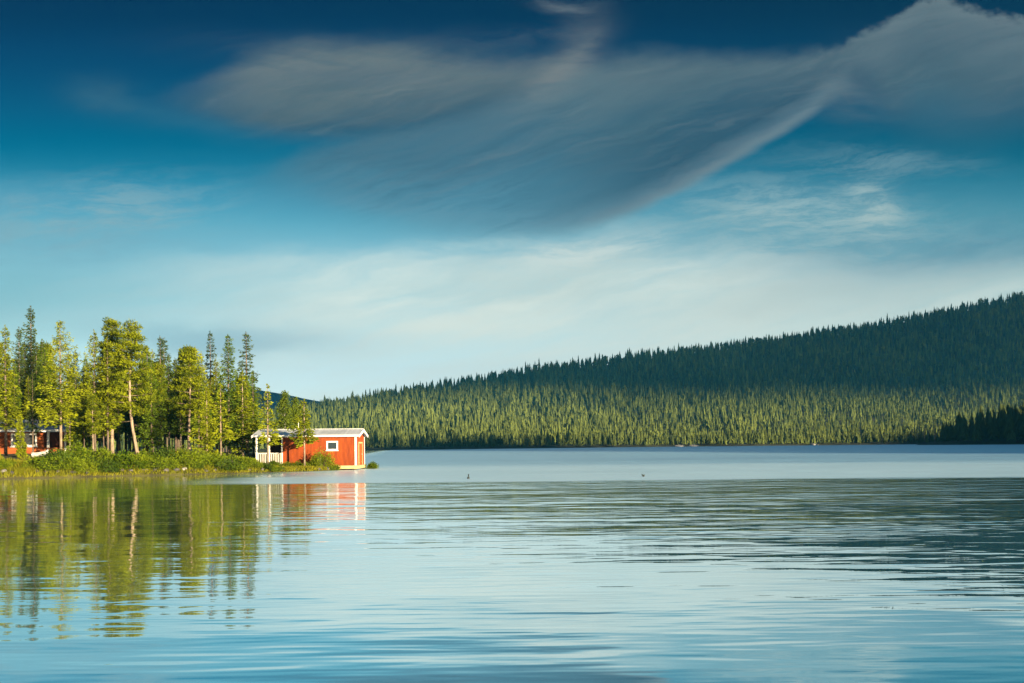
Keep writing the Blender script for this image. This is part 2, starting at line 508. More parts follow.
def shrub_mesh(h, R, seed, n_clump=26, leaf=.12):
    r = np.random.default_rng(seed)
    st = MB()
    Vs, Fs, Ts, off = [], [], [], 0
    for k in range(n_clump):
        az = r.uniform(0, 2 * pi); q = r.uniform(0, 1) ** .5
        hh = h * r.uniform(.35, 1.0) * (1 - .35 * q * q)
        c = np.array([cos(az) * q * R * .85, sin(az) * q * R * .85, hh * .85])
        st.tube([(c[0] * .15, c[1] * .15, -.1), (c[0] * .6, c[1] * .6, c[2] * .55), tuple(c)], [.02, .013, .005], 3, False)
        m = int(70 * (R * .5 + .5))
        u = nrm(r.normal(size=(m, 3)))
        rc = r.uniform(.2, .36) * (R * .5 + .5)
        P = c + u * (r.uniform(.2, 1, (m, 1)) ** .6) * rc * [1, 1, .9]
        # some foliage hangs lower, so that the bush is closed down to the ground
        low = r.random(m) < .4
        P[low, 2] *= r.uniform(.15, .9, low.sum())
        V, Fq = leaf_quads(P, u + r.normal(size=(m, 3)) * .6 + [0, 0, .3], r.uniform(.7, 1.3, m) * leaf, r.uniform(.35, .6, m) * leaf, r)
        Vs.append(V); Fs.append(Fq + off); off += len(V)
        Ts.append(np.repeat(np.clip(r.uniform(.1, .95) + r.normal(size=m) * .15, 0, 1), 4))
    return st, (np.concatenate(Vs), np.concatenate(Fs), np.concatenate(Ts))


class Plant:
    """keeps one plant's meshes; place() makes a thing from them, sharing mesh data"""
    def __init__(s, name, woody, woodmat, leafy, leafmat, h, wood_name='trunk', leaf_name='crown'):
        s.name, s.h, s.wn, s.ln = name, h, wood_name, leaf_name
        a = woody.build(wood_name, woodmat, smooth=True)
        V, Fq, T = leafy
        b = link_mesh(leaf_name, V, Fq, np.full(len(Fq), 4), leafmat, tint=T)
        s.meshes = (a.data, b.data)
        bpy.data.objects.remove(a); bpy.data.objects.remove(b)

    def place(s, x, y, z, h, label, cat='tree', group=None, rz=None, wide=1.0, lean=0.0, name=None):
        e = empty(name or s.name, (x, y, z), random.uniform(0, 6.28) if rz is None else rz)
        k = h / s.h
        e.scale = (k * wide, k * wide, k)
        e.rotation_euler[1] = lean
        tag(e, label, cat, group)
        for nm, me in zip((s.wn, s.ln), s.meshes):
            o = bpy.data.objects.new(nm, me); COL.objects.link(o); o.parent = e
        return e


# ------------------------------------------------------------------ terrain functions
def interp(x, pts):
    p = np.array(pts, float)
    return np.interp(x, p[:, 0], p[:, 1])


def vnoise(x, y, seed=0):
    x = np.asarray(x, float); y = np.asarray(y, float)
    return (np.sin(x * 1.0 + seed * 1.7 + 1.3 * np.sin(y * .7 + seed)) + np.sin(y * 1.3 - seed + .9 * np.sin(x * 1.1 + 2))
            + .5 * np.sin(x * 2.7 + y * 1.9 + seed * 3) + .5 * np.sin(x * 2.1 - y * 3.1 + seed)) / 3


SHORE = [(-150, -8), (-90, 24), (-60, 43), (-45, 52.5), (-31, 60.6), (-26, 64.0), (-18.3, 69.6), (-14.5, 72.9), (-13.4, 74.9), (-12.8, 77.0), (-12.4, 79.5)]
BACK = [(-150, 210), (-90, 160), (-60, 140), (-40, 126), (-25, 112), (-16, 94), (-13.2, 85), (-12.4, 79.5)]


def ground_z(x, y):
    x = np.asarray(x, float); y = np.asarray(y, float)
    ys, yb = interp(x, SHORE), interp(x, BACK)
    d = np.minimum((y - ys) * .80, (yb - y) * .6)
    d = np.where(x > -12.4, -(x + 12.4) - .5, d)
    d = d + .35 * vnoise(x * .9, y * .9, 2)
    z = np.where(d < 0, np.maximum(d * .35, -1.2), 0.34 * (1 - np.exp(-d / .22)) + 0.75 * (1 - np.exp(-np.maximum(d, 0) / 4.0)) + 0.02 * np.minimum(np.maximum(d, 0), 30))
    # low bare ground round the boathouse
    k = np.clip((x + 23) / 6, 0, 1)
    z = np.where(d > 0, z * (1 - .62 * k), z)
    return z + np.where(d > 0, .04 * vnoise(x * 2.3, y * 2.3, 5), 0)


def grid_mesh(name, xs, ys, zf, mat, smooth=True, kind='structure'):
    Xg, Yg = np.meshgrid(xs, ys)
    Z = zf(Xg, Yg)
    V = np.column_stack([Xg.ravel(), Yg.ravel(), Z.ravel()])
    nx, ny = len(xs), len(ys)
    i = np.arange(ny - 1)[:, None] * nx + np.arange(nx - 1)[None]
    Fq = np.stack([i, i + 1, i + nx + 1, i + nx], -1).reshape(-1, 4)
    o = link_mesh(name, V, Fq, np.full(len(Fq), 4), mat, smooth=smooth)
    o['kind'] = kind
    return o


# lake
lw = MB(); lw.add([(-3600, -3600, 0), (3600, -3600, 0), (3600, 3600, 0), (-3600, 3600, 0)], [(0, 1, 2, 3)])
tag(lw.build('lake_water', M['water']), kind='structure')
# wooded point on the left
grid_mesh('shore_ground', np.concatenate([np.linspace(-150, -48, 60), np.linspace(-47.8, -11, 200), np.linspace(-10.5, -4, 8)]), np.concatenate([np.linspace(-20, 52, 60), np.linspace(52.2, 83, 170), np.linspace(84, 215, 70)]), ground_z, M['soil'])

# far shore: shore distance, ridge distance and ridge height by direction
PXS = np.array([-300, 0, 150, 250, 330, 430, 489, 536, 600, 646, 700, 780, 850, 949, 1024, 1200, 1500], float)
US = np.array([uv(p, 400)[0] for p in PXS])
Y_SH = np.interp(PXS, [-300, 0, 300, 380, 500, 690, 825, 950, 1100, 1500], [330, 380, 440, 440, 500, 600, 640, 680, 720, 800])
Y_RI = np.interp(PXS, [-300, 0, 330, 430, 560, 700, 850, 1024, 1200, 1500], [700, 780, 850, 960, 1100, 1250, 1400, 1550, 1700, 1800])
TOP = np.interp(PXS, [-300, 0, 150, 250, 300, 330, 380, 430, 489, 536, 600, 646, 700, 747, 814, 881, 949, 1024, 1200, 1500],
                [432, 430, 425, 415, 408, 402, 393, 384, 374, 366, 357, 353, 346, 340, 330, 320, 307, 293, 278, 300])
TREE_H = 10.0
Z_RI = np.array([max(3.0, uv(p, t)[1] * y + H_EYE - TREE_H) for p, t, y in zip(PXS, TOP, Y_RI)])


def far_z(x, y):
    u = np.clip(x / np.maximum(y, 50), US[0], US[-1])
    ys, yr, zr = np.interp(u, US, Y_SH), np.interp(u, US, Y_RI), np.interp(u, US, Z_RI)
    ys = ys + 14 * vnoise(u * 45, u * 20, 1) + 5 * vnoise(u * 160, u, 4)
    t = (y - ys) / (yr - ys)
    tt = np.clip(t, 0, 1)
    z = zr * (0.22 * tt + 0.78 * tt ** 1.9 * (1.5 - .5 * tt) ** .6)
    z = z + np.clip(tt * 8, 0, 1) * (1 - tt * .5) * zr * .035 * vnoise(x / 90, y / 110, 7) + np.clip(t * 30, 0, 1) * 1.0
    z = np.where(t > 1, zr - (t - 1) ** 1.3 * zr * 1.1, z)
    return np.where(t < 0, np.maximum((y - ys) * .05, -1.4), np.maximum(z, -1.4))


# polar grid so that the mesh stays fine near and coarse far
us = np.linspace(-0.80, 0.98, 260); tsr = np.linspace(0, 1, 110)
Yp = 300 + (2300 - 300) * tsr[:, None] ** 1.3 * np.ones_like(us)[None]
Xp = us[None] * Yp
Zp = far_z(Xp, Yp)
nx = len(us); i = np.arange(len(tsr) - 1)[:, None] * nx + np.arange(nx - 1)[None]
Fq = np.stack([i, i + 1, i + nx + 1, i + nx], -1).reshape(-1, 4)
fh = link_mesh('far_hill', np.column_stack([Xp.ravel(), Yp.ravel(), Zp.ravel()]), Fq, np.full(len(Fq), 4), M['forest_floor'], smooth=True)
tag(fh, kind='structure')

# blue mountain far away
def mtn(x, y):
    px = CX + F * x / 2900.0
    top = np.interp(px, [-200, 60, 180, 250, 285, 320, 345, 380, 450, 600], [432, 420, 394, 387, 393, 399, 405, 412, 425, 440])
    zr = (447 - top) / F * 2900 + 2
    return np.maximum(zr * np.exp(-((y - 2900) / 330) ** 2) * (1 + .03 * vnoise(x / 70, y / 90, 3)) - 7, -1.4)
grid_mesh('distant_mountain', np.linspace(-2300, 500, 140), np.linspace(2300, 3450, 50), mtn, M['mountain'])

# right-hand shore: a dark headland in view and, out of view, a long wooded ridge shaped to shade the far waterline
RIDGE = np.array([(120, 95), (177, 170), (215, 255), (341, 340), (420, 395), (498, 457), (600, 520)], float)
RH = np.array([0, 61, 59, 50, 42, 57, 44], float)


def ridge_z(x, y):
    best = np.full(np.shape(x), -1e9)
    for a, b, ha, hb in zip(RIDGE[:-1], RIDGE[1:], RH[:-1], RH[1:]):
        d = b - a
        t = np.clip(((x - a[0]) * d[0] + (y - a[1]) * d[1]) / (d @ d), 0, 1)
        dist = np.hypot(x - a[0] - t * d[0], y - a[1] - t * d[1])
        h = ha + (hb - ha) * t
        w = 58.0
        best = np.maximum(best, np.where(dist < w, h * np.clip(1 - (dist / w), 0, 1) ** 1.1, -(dist - w) * .05))
    # headland tip
    e = np.hypot((x - 330) / 112, (y - 528) / 42)
    e = e + .05 * vnoise(x / 14, y / 14, 9)
    hd = np.where(e < 1, 7.0 * (1 - e) ** .7, -(e - 1) * 6)
    return np.maximum(np.maximum(best, hd), -1.4)


grid_mesh('headland_hill', np.linspace(60, 720, 170), np.linspace(40, 620, 150), ridge_z, M['forest_floor'])


# ------------------------------------------------------------------ far woods (one mass each)
def conifer_protos(n=8, tiers=6, rim=8, seed=5):
    r = np.random.default_rng(seed)
    out = []
    for k in range(n):
        V, Fc, sh = [], [], []
        fat = r.uniform(.8, 1.15)
        for j in range(tiers):
            t = j / tiers
            z0, z1 = .10 + .78 * t, min(.10 + .78 * t + .34 - .1 * t, 1.0)
            if j == tiers - 1: z1 = 1.0
            rad = fat * (1 - t) ** .8 * .5 + .05
            b = len(V)
            V.append((0, 0, z1)); sh.append(.5)
            for q in range(rim):
                a = 2 * pi * q / rim + r.uniform(-.3, .3)
                rr = rad * (r.uniform(.85, 1.2) if q % 2 == 0 else r.uniform(.35, .6))
                V.append((rr * cos(a), rr * sin(a), z0 + (r.uniform(-.06, .02) if q % 2 == 0 else .07))); sh.append(r.uniform(.3, .7))
            Fc += [(b, b + 1 + q, b + 1 + (q + 1) % rim) for q in range(rim)]
        out.append((np.array(V), np.array(Fc), np.array(sh)))
    return out


def round_protos(n=4, seed=8):
    r = np.random.default_rng(seed)
    out = []
    for k in range(n):
        m = 46
        u = nrm(r.normal(size=(m, 3)))
        P = u * (r.uniform(.5, 1, (m, 1))) * [.42, .42, .40] + [0, 0, .60]
        S = nrm(np.cross(u + r.normal(size=(m, 3)) * .5, r.normal(size=(m, 3)))) * .17
        T = nrm(np.cross(S, u)) * .17
        V = np.stack([P + S, P - S * .5 + T, P - S * .5 - T], 1).reshape(-1, 3)
        V = np.concatenate([V, [(.03, 0, 0), (-.03, .02, 0), (0, 0, .6)]])
        sh = np.concatenate([np.repeat(r.uniform(.25, .85, m), 3), [.2] * 3])
        out.append((V, np.arange(len(V)).reshape(-1, 3), sh))
    return out


CON, RND = conifer_protos(), round_protos()


def forest(name, X, Y, Z, Hh, Wd, tint, share_round, label, cat, mat):
    n = len(X)
    kind = rng.random(n) < share_round
    pick = rng.integers(0, 1 << 20, n)
    ang = rng.uniform(0, 6.28, n)
    Vs, Fs, Ts, off = [], [], [], 0
    for grp, protos in ((~kind, CON), (kind, RND)):
        for k, (V, Fc, sh) in enumerate(protos):
            sel = np.where(grp & (pick % len(protos) == k))[0]
            if not len(sel): continue
            ca, sa = np.cos(ang[sel])[:, None], np.sin(ang[sel])[:, None]
            wd = Wd[sel][:, None] * (1.25 if protos is RND else 1)
            x = X[sel][:, None] + (V[None, :, 0] * ca - V[None, :, 1] * sa) * wd
            y = Y[sel][:, None] + (V[None, :, 0] * sa + V[None, :, 1] * ca) * wd
            z = Z[sel][:, None] - .3 + V[None, :, 2] * Hh[sel][:, None] * (.85 if protos is RND else 1)
            m = len(V)
            Vs.append(np.stack([x, y, z], -1).reshape(-1, 3))
            Fs.append((Fc[None] + (np.arange(len(sel)) * m)[:, None, None] + off).reshape(-1, 3))
            Ts.append(np.clip(tint[sel][:, None] + (sh[None] - .5) * .5, 0, 1).ravel())
            off += len(sel) * m
    Vs, Fs, Ts = np.concatenate(Vs), np.concatenate(Fs), np.concatenate(Ts)
    o = link_mesh(name, Vs, Fs, np.full(len(Fs), 3), mat, tint=Ts)
    return tag(o, label, cat, kind='stuff')


# far hillside: jittered rows, spacing grows with distance
PX_, PY_ = [], []
Y = 380.0
while Y < 1900:
    sp = 3.7 + (Y - 400) / 1100 * 2.9
    u0 = np.arange(-0.50, 0.68, sp / Y)
    PX_.append((u0 + rng.uniform(-.6, .6, len(u0)) * sp / Y) * Y); PY_.append(Y + rng.uniform(-.6, .6, len(u0)) * sp * 1.25)
    Y += sp * 1.25
X = np.concatenate(PX_); Y = np.concatenate(PY_)
u = X / Y
ys, yr = np.interp(u, US, Y_SH), np.interp(u, US, Y_RI)
Z = far_z(X, Y)
tt = (Y - ys) / (yr - ys)
keep = (Z > .55) & (tt < 1.12) & ~((u < -0.27) & (tt > .75))
X, Y, Z, tt = X[keep], Y[keep], Z[keep], tt[keep]
n = len(X)
clump = vnoise(X / 38, Y / 60, 12)
Hh = (5.0 + 7.0 * rng.beta(2.0, 1.8, n)) * (1 + .12 * clump) * np.where(rng.random(n) < .06, 1.25, 1) * np.clip(.72 + tt * .7, .72, 1.4)
Wd = Hh * rng.uniform(.24, .42, n)
tint = np.clip(.64 - .08 * np.clip((tt - .25) / .35, 0, 1) + .22 * clump + rng.normal(size=n) * .32 + .14 * vnoise(X / 17, Y / 24, 33), 0, 1)  # upslope trees slightly darker, some of the hillside shade put into the tint
shr = 0.14
forest('far_forest', X, Y, Z, Hh, Wd, tint, shr, 'conifer forest covering the hillside on the far side of the lake', 'forest', M['far_forest'])
print('far trees', n)

# ridge forest on the right shore
gx, gy = np.meshgrid(np.arange(70, 700, 6.0), np.arange(50, 610, 6.0))
X = gx.ravel() + rng.uniform(-2.8, 2.8, gx.size); Y = gy.ravel() + rng.uniform(-2.8, 2.8, gx.size)
Z = ridge_z(X, Y)
keep = (Z > .5) & ~((X / Y < .56) & (Y > 470))
X, Y, Z = X[keep], Y[keep], Z[keep]
n = len(X)
Hh = rng.uniform(9, 14, n)
forest('ridge_forest', X, Y, Z, Hh, Hh * rng.uniform(.3, .42, n), np.clip(rng.normal(size=n) * .2 + .4, 0, 1), .15,
       'conifer forest on the unseen shading ridge of the right shore', 'forest', M['far_forest'])

# individual conifers: headland on the right and the first row on the far waterline
def low_tree(name, k):
    V, Fc, sh = conifer_protos(6, 9, 12, 40)[k]
    return link_mesh(name, V, Fc, np.full(len(Fc), 3), M['far_forest'], tint=np.clip(.45 + (sh - .5) * .9, 0, 1)).data
far_meshes = []
for k in range(6):
    me = low_tree('conifer_tree', k); far_meshes.append(me)
for o in [o for o in COL.objects if o.name.startswith('conifer_tree')]: bpy.data.objects.remove(o)


def far_conifer(x, y, z, h, w, label, group):
    o = bpy.data.objects.new('conifer_tree', random.choice(far_meshes)); COL.objects.link(o)
    o.location = (x, y, z - .2); o.scale = (w, w, h); o.rotation_euler = (0, 0, random.uniform(0, 6.28))
    return tag(o, label, 'tree', group)


cnt = 0
for k in range(900):
    px = random.uniform(943, 1090)
    yy = random.uniform(490, 560)
    x = X_of(px, yy); z = float(ridge_z(x, yy))
    if z < .5 or cnt >= 170: continue
    front = yy < 512
    hh = random.uniform(11, 20) * (0.62 if px < 957 else .85 if px < 975 else 1.0)
    far_conifer(x, yy, z, hh, hh * random.uniform(.30, .46), 'dark conifer in the shaded stand on the headland across the lake', 'conifers on the shaded headland')
    cnt += 1
cnt = 0
for px in np.arange(345, 950, 5.2):
    u_ = uv(px, 448)[0]
    for yy in np.arange(380, 720, 2.0):
        if float(far_z(u_ * yy, yy)) > .6: break
    hh = random.uniform(6.5, 11)
    far_conifer(u_ * yy, yy + 1.0, float(far_z(u_ * yy, yy + 1)), hh, hh * random.uniform(.28, .4), 'small conifer standing at the waterline of the far shore', 'conifers along the far waterline')

# ------------------------------------------------------------------ boathouse
bo = np.array([-15.6, 78.0, 0.0])
BH = empty('boathouse', bo)
tag(BH, 'red boarded boathouse with white corners and pale sheet roof at the water', 'boathouse')
x0, x1, xp = -17.55, -11.85, -19.5         # closed part, porch end
y0, y1, zb, ze, zr = 76.0, 80.2, 0.36, 2.62, 3.06
ym = (y0 + y1) / 2
MB(bo).box(x0, x1 - .06, y0, y0 + .10, zb, ze).build('wall', M['red'], BH)
MB(bo).box(x0, x1 - .06, y1 - .10, y1, zb, ze).build('wall', M['red'], BH)
g = MB(bo); g.prism([(y0 + .002, zb), (y1 - .002, zb), (y1 - .002, ze), (ym, zr - .02), (y0 + .002, ze)], 'x', x1 - .06, x1)
g.build('gable', M['red_side'], BH)
MB(bo).prism([(y0 + .102, zb), (y1 - .102, zb), (y1 - .102, ze), (ym, zr - .04), (y0 + .102, ze)], 'x', x0, x0 + .08).build('porch_wall', M['shaded_red'], BH)
MB(bo).box(xp + .05, x0 - .002, y1 - .10, y1, zb, ze).build('porch_back', M['shaded_red'], BH)
MB(bo).box(xp, x0 - .002, y0 + .02, y1, zb - .12, zb).build('porch_floor', M['cream'], BH)
# roof: two slabs
sl = (zr - ze) / (ym - y0)
ov, th = .22, .07
for s_ in (-1, 1):
    ye = y0 - ov if s_ < 0 else y1 + ov
    zz = ze - ov * sl
    xa, xb = xp - .22, x1 + .26
    r_ = MB(bo); r_.prism([(ye, zz + .03), (ym, zr + .03), (ym, zr + .03 + th), (ye, zz + .03 + th)], 'x', xa, xb)
    ro = r_.build('roof', M['roof'], BH)
    if s_ < 0: MB(bo).box(xa + .01, xb - .01, ym - .12, ym + .12, zr + .095, zr + .135).build('ridge_cap', M['roof'], ro)
    MB(bo).box(xa + .01, xb - .01, min(ye, ye - .03 * -s_ * -1) - .0 if False else (ye - .035 if s_ < 0 else ye + .003), (ye - .003 if s_ < 0 else ye + .035), zz - .03, zz + .10).build('fascia', M['white'], BH)
    MB(bo).prism([(ye, zz - .10), (ym, zr - .12), (ym, zr + .10), (ye, zz + .10)], 'x', xb + .003, xb + .04).build('bargeboard', M['white'], BH)
    MB(bo).prism([(ye, zz - .10), (ym, zr - .12), (ym, zr + .10), (ye, zz + .10)], 'x', xa - .04, xa - .003).build('bargeboard', M['white'], BH)
for xx in (x0, x1 - .13):
    MB(bo).box(xx + .03, xx + .12, y0 - .03, y0 - .003, zb, ze - .12).build('corner_board', M['white'], BH)
for yy in (y0 - .03, y1 - .12):
    MB(bo).box(x1 + .012, x1 + .04, yy, yy + .15, zb, ze).build('corner_board', M['white'], BH)
# window
wx0, wz0, _ = 0, 0, 0
wx0 = at(326.5, 446, y0)[0]; wx1 = at(338, 446, y0)[0]
wz0 = at(332, 450.5, y0)[2]; wz1 = at(332, 441, y0)[2]
wn = MB(bo)
f_ = .11
wn.box(wx0, wx1, y0 - .045, y0 - .004, wz0, wz0 + f_); wn.box(wx0, wx1, y0 - .045, y0 - .004, wz1 - f_, wz1)
wn.box(wx0, wx0 + f_, y0 - .045, y0 - .004, wz0 + f_, wz1 - f_); wn.box(wx1 - f_, wx1, y0 - .045, y0 - .004, wz0 + f_, wz1 - f_)
wo = wn.build('window', M['white'], BH)
MB(bo).box(wx0 + f_, wx1 - f_, y0 - .03, y0 - .006, wz0 + f_, wz1 - f_).build('pane', M['glass'], wo)
MB(bo).box(wx0 - .05, wx1 + .05, y0 - .10, y0 - .046, wz0 - .04, wz0 + .01).build('sill', M['white'], wo)
# door in the gable
dy0, dy1 = 77.2, 78.9
fd = MB(bo)
fd.box(x1 + .012, x1 + .05, dy0 - .12, dy0, zb, 2.02); fd.box(x1 + .012, x1 + .05, dy1, dy1 + .12, zb, 2.02); fd.box(x1 + .012, x1 + .05, dy0 - .12, dy1 + .12, 2.022, 2.14)
dr = MB(bo).box(x1 + .004, x1 + .03, dy0 + .003, dy1 - .003, zb, 2.018).build('door', M['door'], BH)
fd.build('frame', M['cream'], dr)
MB(bo).box(x1 + .031, x1 + .07, dy1 - .25, dy1 - .15, 1.15, 1.22).build('handle', M['metal'], dr)
# sill beam over the water, pilings, porch post, balustrade, vent pipe
MB(bo).box(-13.2, x1 + .10, y0 - .09, y0 + .06, .10, .34).build('sill_beam', M['cream'], BH)
MB(bo).box(x1 - .05, x1 + .12, y0 + .07, y1, .10, .34).build('sill_beam', M['cream'], BH)
for px_, py_ in ((-11.95, 76.05), (-13.2, 76.05), (-11.95, 79.9), (-15.0, 76.1), (-17.2, 76.1), (-19.3, 76.1)):
    MB(bo).tube([(px_, py_, -1.0), (px_, py_, .30)], [.11, .10], 9).build('piling', M['piling'], BH, smooth=True)
for xx in (xp + .02, (xp + x0) / 2):
    MB(bo).box(xx, xx + .11, y0 + .02, y0 + .13, zb, ze - .02).build('porch_post', M['white'], BH)
MB(bo).box(xp, xp + .1, y1 - .11, y1 - .01, zb, ze - .02).build('porch_post', M['white'], BH)
bl = MB(bo)
bl.box(xp + .14, x0 - .02, y0 + .04, y0 + .11, 1.28, 1.36); bl.box(xp + .14, x0 - .02, y0 + .04, y0 + .11, zb + .08, zb + .15)
q = xp + .18
while q < x0 - .12:
    bl.box(q, q + .075, y0 + .055, y0 + .095, zb + .15, 1.28); q += .165
bl.build('balustrade', M['worn_white'], BH)
vx = at(298.5, 430, ym + .4)[0]
MB(bo).tube([(vx, ym + .4, 3.0), (vx, ym + .4, 3.95)], [.035, .03], 8).build('vent_pipe', M['white'], BH, smooth=True)

# ------------------------------------------------------------------ red house in the trees
HA = radians(23)
hpx, hpy = X_of(66, 80.0), 80.0             # right front corner; the front runs towards the viewer on the left
HS = empty('house', (hpx, hpy, 0), HA)
tag(HS, 'low red timber house with white window band behind pine trunks', 'house')


def hs(px):
    u_ = uv(px, 445)[0]
    return -(hpx - u_ * hpy) / (cos(HA) - u_ * sin(HA))


def hzz(px, py):
    return H_EYE + uv(px, py)[1] * (hpy + hs(px) * sin(HA))


hz0, hze = .8, hzz(40, 431.5)
hx0, hx1 = hs(-60), hs(44)
par = hzz(55, 447.5)
MB().box(hx0 + .152, hx1, 0, .15, hz0, hze).build('wall', M['house_red'], HS)
MB().box(hx1 - .14, hx1, .152, 3.0, hz0, hze).build('wall', M['house_red'], HS)
MB().box(hx1 + .002, 0, 3.0, 3.15, hz0, hze).build('porch_back', M['shaded_red'], HS)
MB().box(hx0, hx0 + .15, 0, 5.8, hz0, hze).build('wall', M['house_red'], HS)
MB().box(hx0 + .152, 0, 5.65, 5.8, hz0, hze).build('wall', M['house_red'], HS)
MB().box(hx1 + .002, 0, .02, 2.99, hz0 - .1, hz0 + .12).build('porch_floor', M['cream'], HS)
MB().box(hx1 + .002, 0, .02, .12, hz0 + .122, par).build('parapet', M['parapet'], HS)
MB().box(-.1, 0, .122, 2.99, hz0 + .122, par).build('parapet', M['parapet'], HS)
px_ = hs(48.3)
MB().box(px_ - .09, px_ + .09, -.06, .018, par - .02, hze).build('porch_post', M['white'], HS)
MB().box(-.12, .02, -.06, .018, hz0, hze).build('porch_post', M['white'], HS)
zr2 = hze + .95
MB().prism([(-.55, hze + .02), (2.9, zr2), (6.4, hze + .02), (6.4, hze + .14), (2.9, zr2 + .13), (-.55, hze + .14)], 'x', hx0 - .4, .3).build('roof', M['dark_roof'], HS)
MB().box(hx0 - .4, .3, -.60, -.553, hze - .04, hze + .15).build('fascia', M['white'], HS)
for (pa, pb) in ((11, 37), (-40, -18)):
    a0, a1 = hs(pa), hs(pb)
    z0, z1 = hzz(24, 446.5), hzz(24, 433.5)
    w = MB(); ff = .13
    w.box(a0, a1, -.06, -.004, z0, z0 + ff); w.box(a0, a1, -.06, -.004, z1 - ff, z1)
    w.box(a0, a0 + ff, -.06, -.004, z0 + ff, z1 - ff); w.box(a1 - ff, a1, -.06, -.004, z0 + ff, z1 - ff)
    wo = w.build('window', M['white'], HS)
    mx_ = a0 + (a1 - a0) * .33
    MB().box(a0 + ff, a1 - ff, -.035, -.006, z0 + ff, z1 - ff).build('pane', M['glass'], wo)
    MB().box(mx_ - .06, mx_ + .06, -.058, -.037, z0 + ff, z1 - ff).build('mullion', M['white'], wo)
    MB().box(a0 - .06, a1 + .06, -.14, -.062, z0 - .05, z0).build('sill', M['white'], wo)


# ------------------------------------------------------------------ small white boat on the bank
def make_boat(loc, rz, tilt):
    e = empty('rowing_boat', loc, rz)
    e.rotation_euler = (radians(14), tilt, rz)
    e.scale = (.45, .45, .6)
    tag(e, 'small white rowing boat pulled up on the grass below the red house', 'boat')
    V, Fs = [], []
    ns, nr = 13, 9
    for layer in (0, 1):
        for i in range(ns):
            t = i / (ns - 1) * 2 - 1                       # stern .. bow
            half = .52 * (1 - max(t, -0.3) ** 2 * (1 if t > 0 else .45)) ** .7 if t < 1 else 0.0
            half = max(half, .02) - layer * .03
            sheer = .42 + .16 * t * t + (.10 * max(t, 0) ** 3)
            keel = .02 + .20 * max(t, 0) ** 3 + layer * .03
            for k in range(nr):
                a = k / (nr - 1) * pi
                V.append((t * 1.25 + .12 * max(t, 0) ** 4 * sin(a) * 0, -cos(a) * max(half, .005), sheer - (sheer - keel) * sin(a) ** .7))
    for layer in (0, 1):
        o_ = layer * ns * nr
        for i in range(ns - 1):
            for k in range(nr - 1):
                q = (o_ + i * nr + k, o_ + i * nr + k + 1, o_ + (i + 1) * nr + k + 1, o_ + (i + 1) * nr + k)
                Fs.append(q if layer == 0 else q[::-1])
    for i in range(ns - 1):
        for k in (0, nr - 1):
            Fs.append((i * nr + k, (i + 1) * nr + k, ns * nr + (i + 1) * nr + k, ns * nr + i * nr + k))
    for k in range(nr - 1): Fs.append((k, k + 1, ns * nr + k + 1, ns * nr + k))
    Fs.append(tuple(range(nr)))
    m = MB(); m.add(V, Fs); m.build('hull', M['boat'], e, smooth=True)
    for xx in (-.55, .25): MB().box(xx - .12, xx + .12, -.44, .44, .30, .335).build('thwart', M['cream'], e)
    return e


bx, by = X_of(41, 71.0), 71.0
make_boat((bx, by, float(ground_z(bx, by)) + .10), radians(20), radians(-12))


# ------------------------------------------------------------------ birds
def bird(px, py, Y, span, raise_, rz, label, floating=False):
    p = at(px, py, Y)
    m = MB()
    L = span * .5
    if floating:
        m.tube([(-L * .55, 0, .06), (-L * .35, 0, .03), (0, 0, .03), (L * .3, 0, .05), (L * .42, 0, .12), (L * .44, 0, .20), (L * .52, 0, .225), (L * .68, 0, .215)],
               [.01, .05, .075, .06, .035, .028, .035, .006], 10)
        z = 0.0
    else:
        m.tube([(-L * .6, 0, 0), (-L * .35, 0, 0), (0, 0, 0), (L * .3, 0, .01), (L * .42, 0, .03), (L * .55, 0, .02)], [.012, .03, .05, .045, .035, .004], 9)
        for s in (-1, 1):
            w = [(0.10 * span, s * .03, .02), (-.10 * span, s * .03, .02), (-.08 * span, s * span * .28, .02 + raise_ * .7), (-.16 * span, s * span * .5, .02 + raise_), (.06 * span, s * span * .3, .03 + raise_ * .7)]
            dn = [(a, b_, c - .015) for a, b_, c in w]
            m.add(w + dn, [(0, 1, 2, 4), (2, 3, 4), (5, 9, 7, 6), (7, 9, 8), (0, 4, 9, 5), (4, 3, 8, 9), (3, 2, 7, 8), (2, 1, 6, 7), (1, 0, 5, 6)])
        z = p[2]
    o = m.build('bird', M['bird_dark'], smooth=floating)
    o.location = (p[0], p[1], z); o.rotation_euler = (0, 0, rz)
    tag(o, label, 'bird')


bird(643.3, 475.8, 50.0, .30, .07, radians(20), 'small dark bird skimming low over the open lake with wings spread')
e_ = bird(468.3, 478.4, 54.0, .30, 0, radians(80), 'dark waterbird floating upright where the ruffled water begins', True)
bird(396.8, 468.3, 83.0, .34, .03, radians(70), 'tiny dark bird just above the pale water right of the boathouse')


